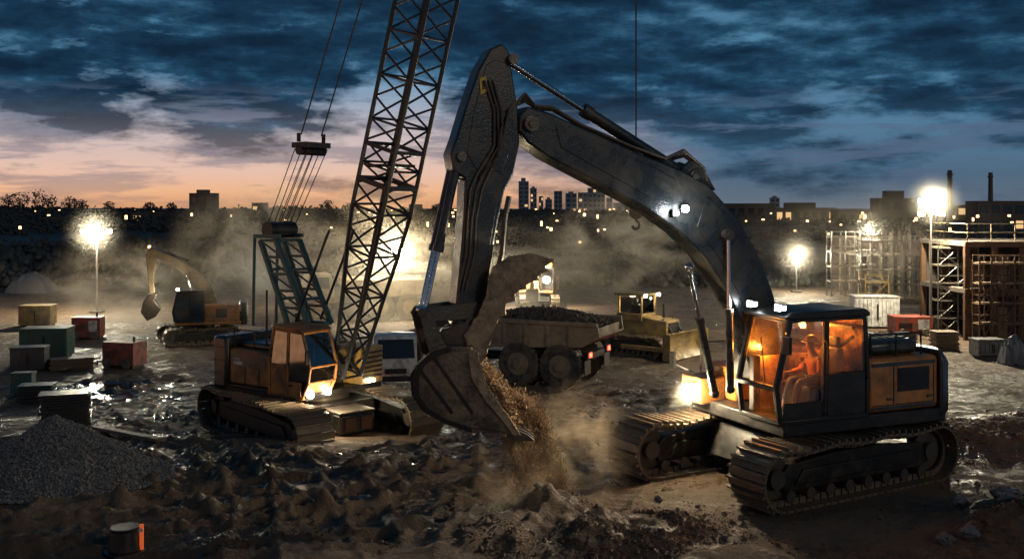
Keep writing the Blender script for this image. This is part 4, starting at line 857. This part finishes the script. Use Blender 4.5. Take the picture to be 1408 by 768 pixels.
for i in range(5):
    for j in range(3): x=x0+i*1.6; MB().bb(x-.14,x+.14,j*3,j*3+.28,0,h_).build('steel_column',M['rust'],e,.01)
for z in (h_*.47,h_-.3): MB().bb(x0-.15,x0+8.2,-.02,6.3,z+.02,z+.28).build('floor_slab',M['concrete'],e,.01); MB().bb(x0-.2,x0+8.3,-.16,-.03,z-.02,z+.3).build('steel_beam',M['rust'],e,.01)
for z in (h_*.24,h_*.72): MB().bb(x0-.1,x0+8.1,.3,.38,z,z+.14).build('wall_rail',M['rust'],e,.01)
for i in range(5): 
    for (za,zb_) in ((0.02,h_*.47),(h_*.47+.3,h_-.3)): MB().bb(x0+.2+i*1.6,x0+.2+i*1.6+(.5+.5*rnd.random()),.42,.5,za,za+(zb_-za)*rnd.uniform(.4,.95)).build('formwork_panel',M['wood'],e,.005)
q=MB()
for zz in (h_+.5,h_+1.0): q.tube((x0,0,zz),(x0+8,0,zz),.03,n=6); q.tube((x0,0,zz),(x0,6,zz),.03,n=6)
for i in range(7): q.tube((x0+i*1.35,0,h_),(x0+i*1.35,0,h_+1.05),.03,n=6)
q.build('guard_rail',M['dull'],e)
MB().bb(x0+.3,x0+8,6.32,6.5,0,h_-.3).build('back_wall',M['brick'],e)
for (px,yb,yt,r_) in ((1306,330,234,.9),(1362,330,237,.8)):
    b=Vector(((px-HX)/F*240,240,gbase(60,240))); h_=HC+(HY-yt)*240/F-b.z; o=MB().tube((0,0,0),(0,0,h_),r_*.8,r_*.6,n=18).tube((0,0,h_-1.2),(0,0,h_-.8),r_*.8,n=18).build('chimney',M['brick']); o.location=b; tag(o,'far chimney stack left of the other, above the scaffold' if px<1340 else 'far chimney stack at the right, above the steel frame','chimney')
# ---------------------------------------------------------------- far buildings
def bld(px0,px1,pyt,Y_,label,cat,mt='city',fw=3,fl=3,lit=.15,group=None,top=0,z0=None):
    x0,x1=(px0-HX)/F*Y_,(px1-HX)/F*Y_; cx=(x0+x1)/2; g0=gbase(cx,Y_)-1 if z0 is None else z0; h_=HC+(HY-pyt)*Y_/F-g0; w_=x1-x0; d_=w_*.6 if w_<40 else 20
    e=empty('building' if cat!='tower' else 'tower_block',(cx,Y_,g0),0,label,cat,group)
    wl_=MB().bb(-w_/2,w_/2,0,d_,0,h_)
    if top: wl_.bb(-w_*.25,w_*.2,d_*.2,d_*.7,h_,h_+top)
    wl_.bb(-w_/2-.01*w_,w_/2+.01*w_,-.02*d_,d_*1.02,h_+.001,h_+.02*h_); wl_.build('wall',M[mt],e)
    nx=max(2,int(w_/fw)); nz_=max(1,int((h_-1)/fl)); A=MB();B=MB(); ws=w_/nx; hs_=h_/nz_; nl=0
    for i in range(nx):
        for j in range(nz_):
            T=B if rnd.random()<lit else A; nl+=T is B
            x=-w_/2+ws*(i+.5); z=hs_*(j+.5); T.bb(x-ws*.3,x+ws*.3,-.12,-.02,z-hs_*.25,z+hs_*.25)
    A.build('window_rows',M['windark'],e); 
    if nl: B.build('lit_window_rows',M['winlit'],e)
    else: B.b.free()
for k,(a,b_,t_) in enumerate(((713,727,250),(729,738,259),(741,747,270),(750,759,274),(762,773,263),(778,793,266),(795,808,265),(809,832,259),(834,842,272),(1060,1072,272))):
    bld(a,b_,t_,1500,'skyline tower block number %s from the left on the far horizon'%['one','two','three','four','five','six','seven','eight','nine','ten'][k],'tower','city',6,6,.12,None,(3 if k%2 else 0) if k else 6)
bld(260,295,266,380,'dark apartment block rising above the left tree line','tower','brick',2.6,2.8,.1,None,1.5)
bld(346,366,279,400,'small flat house roof right of the left apartment block','building','brick',3,3,.2)
bld(562,580,281,400,'small far house seen behind the crane boom','building','brick',3,3,.3)
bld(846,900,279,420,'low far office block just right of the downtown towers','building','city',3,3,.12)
bld(905,985,276,400,'long far housing block behind the excavator boom','building','brick',3,3,.15,None,1)
bld(1000,1066,280,300,'long low building with lit windows right of the excavator boom','building','brick',2.5,2.5,.35)
bld(1066,1150,286,270,'wide factory block with rows of lit windows under the right skyline','building','brick',2.2,2.4,.35,None,1.5)
bld(1152,1206,289,255,'low warehouse between the lit factory and the stepped factory','building','brick',2.5,2.5,.15)
bld(1208,1262,273,250,'stepped grey factory behind the concrete frame','building','brick',2.5,2.5,.12,None,2)
bld(1300,1345,282,245,'grey factory hall left of the right hand chimney','building','brick',2.5,2.5,.2)
bld(1345,1410,277,235,'grey factory hall right of the chimneys at the picture edge','building','brick',2.5,2.5,.2)
bld(905,962,310,220,'low dark sheds seen below the excavator boom','building','brick',3,2.5,.2)
bld(60,120,298,240,'low dark houses on the slope at far left','building','brick',3,2.5,.12)
bld(180,230,292,260,'low dark hall on the slope above the left digger','building','brick',3,2.5,.12)
fl_=MB().tube((0,0,0),(0,0,4),.1,.07,n=6).bb(-.35,.35,-.2,.2,4,4.5,mi=1).build('street_lamp',[M['black'],M['far']])
tag(fl_,'tiny warm street lamp glowing in the dark far town','street lamp','street lamps in the far town')
for k in range(120):
    o=fl_ if k==0 else fl_.copy()
    if k: C.objects.link(o)
    px=rnd.choice((rnd.uniform(15,700),rnd.uniform(960,1400),rnd.uniform(960,1400),rnd.uniform(500,950))); Y_=rnd.uniform(120,380); x=(px-HX)/F*Y_; z=gbase(x,Y_); s_=rnd.uniform(.4,1.1)*Y_/300
    top_=HC-1.0-rnd.random()**1.5*.030*Y_
    hgt=min(5.5,max(2.2,top_-z)); o.location=(x,Y_,z-.1); o.scale=(s_,s_,hgt/4.5)
# woodland
vs=[];fs=[]
for k in range(22000):
    Y_=rnd.uniform(95,420); x=(rnd.random()*2-1)*Y_*.62
    big=noise.noise(Vector((x*.03,Y_*.03,0)))
    if big<-.02: continue
    lf=sm(-10,-70,x)
    h_=(.9+1.8*max(0,big)+1.8*rnd.random()**3)*(.5+.35*sm(100,300,Y_))*(1+.3*lf)*(.6 if x>15 else 1)
    z=gbase(x,Y_)
    for q in range(3): u_=rnd.uniform(.1,1); lump(vs,fs,(x+rnd.gauss(0,1.3)*(1.2-u_*.6),Y_+rnd.gauss(0,1),z+h_*u_),rnd.uniform(.25,.75))
o=raw('woodland',vs,fs,M['leaf'],smooth=True); tag(o,'dark woodland covering the slopes around the site','woodland',kind='stuff')
TL=((12,266),(28,263),(48,258),(66,266),(96,270),(112,274),(150,276),(205,277),(236,278),(452,275),(478,279),(600,280),(1045,280))
NM=('leftmost','second','third','fourth','fifth','sixth','seventh','eighth','ninth','tenth','eleventh','twelfth','thirteenth')
for k,(px,yt) in enumerate(TL):
    Y_=330; b=Vector(((px-HX)/F*Y_,Y_,gbase((px-HX)/F*Y_,Y_)-.3)); h_=HC+(HY-yt)*Y_/F-b.z; e=empty('tree',b,0,'dark tree standing out above the skyline, %s of thirteen counted from the left'%NM[k],'tree')
    q=MB().tube((0,0,0),(0,0,h_*.6),.3,.12,n=7)
    for j in range(7): a=j*2.4; q.tube((0,0,h_*(.3+.05*j)),(math.cos(a)*h_*.2,math.sin(a)*h_*.2,h_*(.55+.05*j)),.1,.03,n=5)
    q.build('trunk',M['bark'],e); vs=[];fs=[]
    for j in range(400):
        d=Vector((rnd.gauss(0,1),rnd.gauss(0,1),rnd.gauss(0,1))).normalized()*rnd.random()**.4; 
        if noise.noise(d*2+Vector((k,0,0)))<-.08: continue
        lump(vs,fs,(d.x*h_*.4,d.y*h_*.4,h_*.64+d.z*h_*.36),rnd.uniform(.1,.3))
    raw('crown',vs,fs,M['leaf'],e)
# ---------------------------------------------------------------- dust volumes and added lamp halos
def dust(px,py,Y_,rx,ry,rz_,dens,label,scale=1.2,col=(.86,.72,.54),thr=.42,soft=0):
    m=bpy.data.materials.new('dust_and_halo_volume'); m.use_nodes=True; t=m.node_tree; t.nodes.clear(); n=t.nodes.new
    o_=n('ShaderNodeOutputMaterial'); s_=n('ShaderNodeVolumeScatter'); s_.inputs['Color'].default_value=rgb(col); s_.inputs['Anisotropy'].default_value=.2
    tc=n('ShaderNodeTexCoord'); gr=n('ShaderNodeTexGradient'); gr.gradient_type='SPHERICAL'; t.links.new(tc.outputs['Object'],gr.inputs[0])
    mr=n('ShaderNodeMapRange'); mr.interpolation_type='SMOOTHSTEP'; mr.inputs[1].default_value=0; mr.inputs[2].default_value=.8; t.links.new(gr.outputs['Fac'],mr.inputs[0])
    ml=n('ShaderNodeMath'); ml.operation='MULTIPLY'
    if soft: 
        pw_=n('ShaderNodeMath'); pw_.operation='POWER'; pw_.inputs[1].default_value=soft; t.links.new(gr.outputs['Fac'],pw_.inputs[0]); t.links.new(pw_.outputs[0],ml.inputs[0]); ml.inputs[1].default_value=dens
    else:
        nz_=n('ShaderNodeTexNoise'); nz_.inputs['Scale'].default_value=scale; nz_.inputs['Detail'].default_value=4; nz_.inputs['Roughness'].default_value=.62; nz_.inputs['Distortion'].default_value=.7
        mp=n('ShaderNodeMapping'); mp.inputs['Location'].default_value=(px*.01,py*.01,0); t.links.new(tc.outputs['Object'],mp.inputs[0]); t.links.new(mp.outputs[0],nz_.inputs['Vector'])
        m2=n('ShaderNodeMapRange'); m2.inputs[1].default_value=thr; m2.inputs[2].default_value=thr+.2; m2.inputs[4].default_value=dens; t.links.new(nz_.outputs['Fac'],m2.inputs[0])
        t.links.new(mr.outputs[0],ml.inputs[0]); t.links.new(m2.outputs[0],ml.inputs[1])
    t.links.new(ml.outputs[0],s_.inputs['Density']); t.links.new(s_.outputs[0],o_.inputs['Volume'])
    mb=MB().ball((0,0,0),1,3); o=mb.build('dust_and_halo_cloud',m); o.location=((px-HX)/F*Y_,Y_,HC+(HY-py)*Y_/F); o.scale=(rx,ry,rz_); tag(o,label,'dust',kind='stuff')
dust(792,620,16.8,1.15,.8,1.35,1.3,'dust billowing beside the falling soil',2.1,thr=.46,col=(.86,.62,.38))
dust(705,670,15.9,.9,.6,1.0,1.5,'dust rising at the foot of the heap',1.8,thr=.44,col=(.86,.6,.36))
dust(610,395,62,18,8,5.5,.16,'dust haze hanging behind the crane and bucket',2.5,thr=.46)
dust(350,345,54,5,3.5,4.8,.55,'dust plume left of the crane gantry',2.1,thr=.47)
dust(505,335,66,6,3.5,4.8,.16,'dust plume lit by the mast behind the crane boom',2.2,thr=.45)
dust(860,335,62,6,3.5,4.2,.4,'dust plume above the loaded dump truck',2.2,thr=.48)
dust(180,400,60,7,4,3.5,.4,'dust around the left excavator',2.2,thr=.45)
dust(1200,345,73,13,6,6,.1,'dust haze around the right hand masts',2.2,thr=.44)
for (x,y_,z,P_) in HALO:
    dust(HX+x/y_*F,HY-(z-HC)/y_*F,y_,y_*.036,y_*.036,y_*.036,.08,'halo of dusty air added for the glow around a floodlight',soft=2.8,col=(.9,.86,.78))  # scattering spheres added to give each floodlight its bloom
hw_=pw@(hp0+hd*.3); dust(HX+hw_.x/hw_.y*F,HY-(hw_.z-HC)/hw_.y*F,hw_.y,.6,.6,.6,.55,'halo of dusty air added for the glow at the excavator headlight',soft=3.0,col=(.9,.84,.74))  # small scattering sphere added for the headlight bloom
# ---------------------------------------------------------------- camera
cd=bpy.data.cameras.new('camera'); co=bpy.data.objects.new('camera',cd); C.objects.link(co); co.location=(0,0,HC); co.rotation_euler=(R(90),0,0)
cd.lens=35; cd.sensor_width=36; cd.shift_y=-(384-HY)/1408; cd.clip_start=.1; cd.clip_end=9000; sc.camera=co
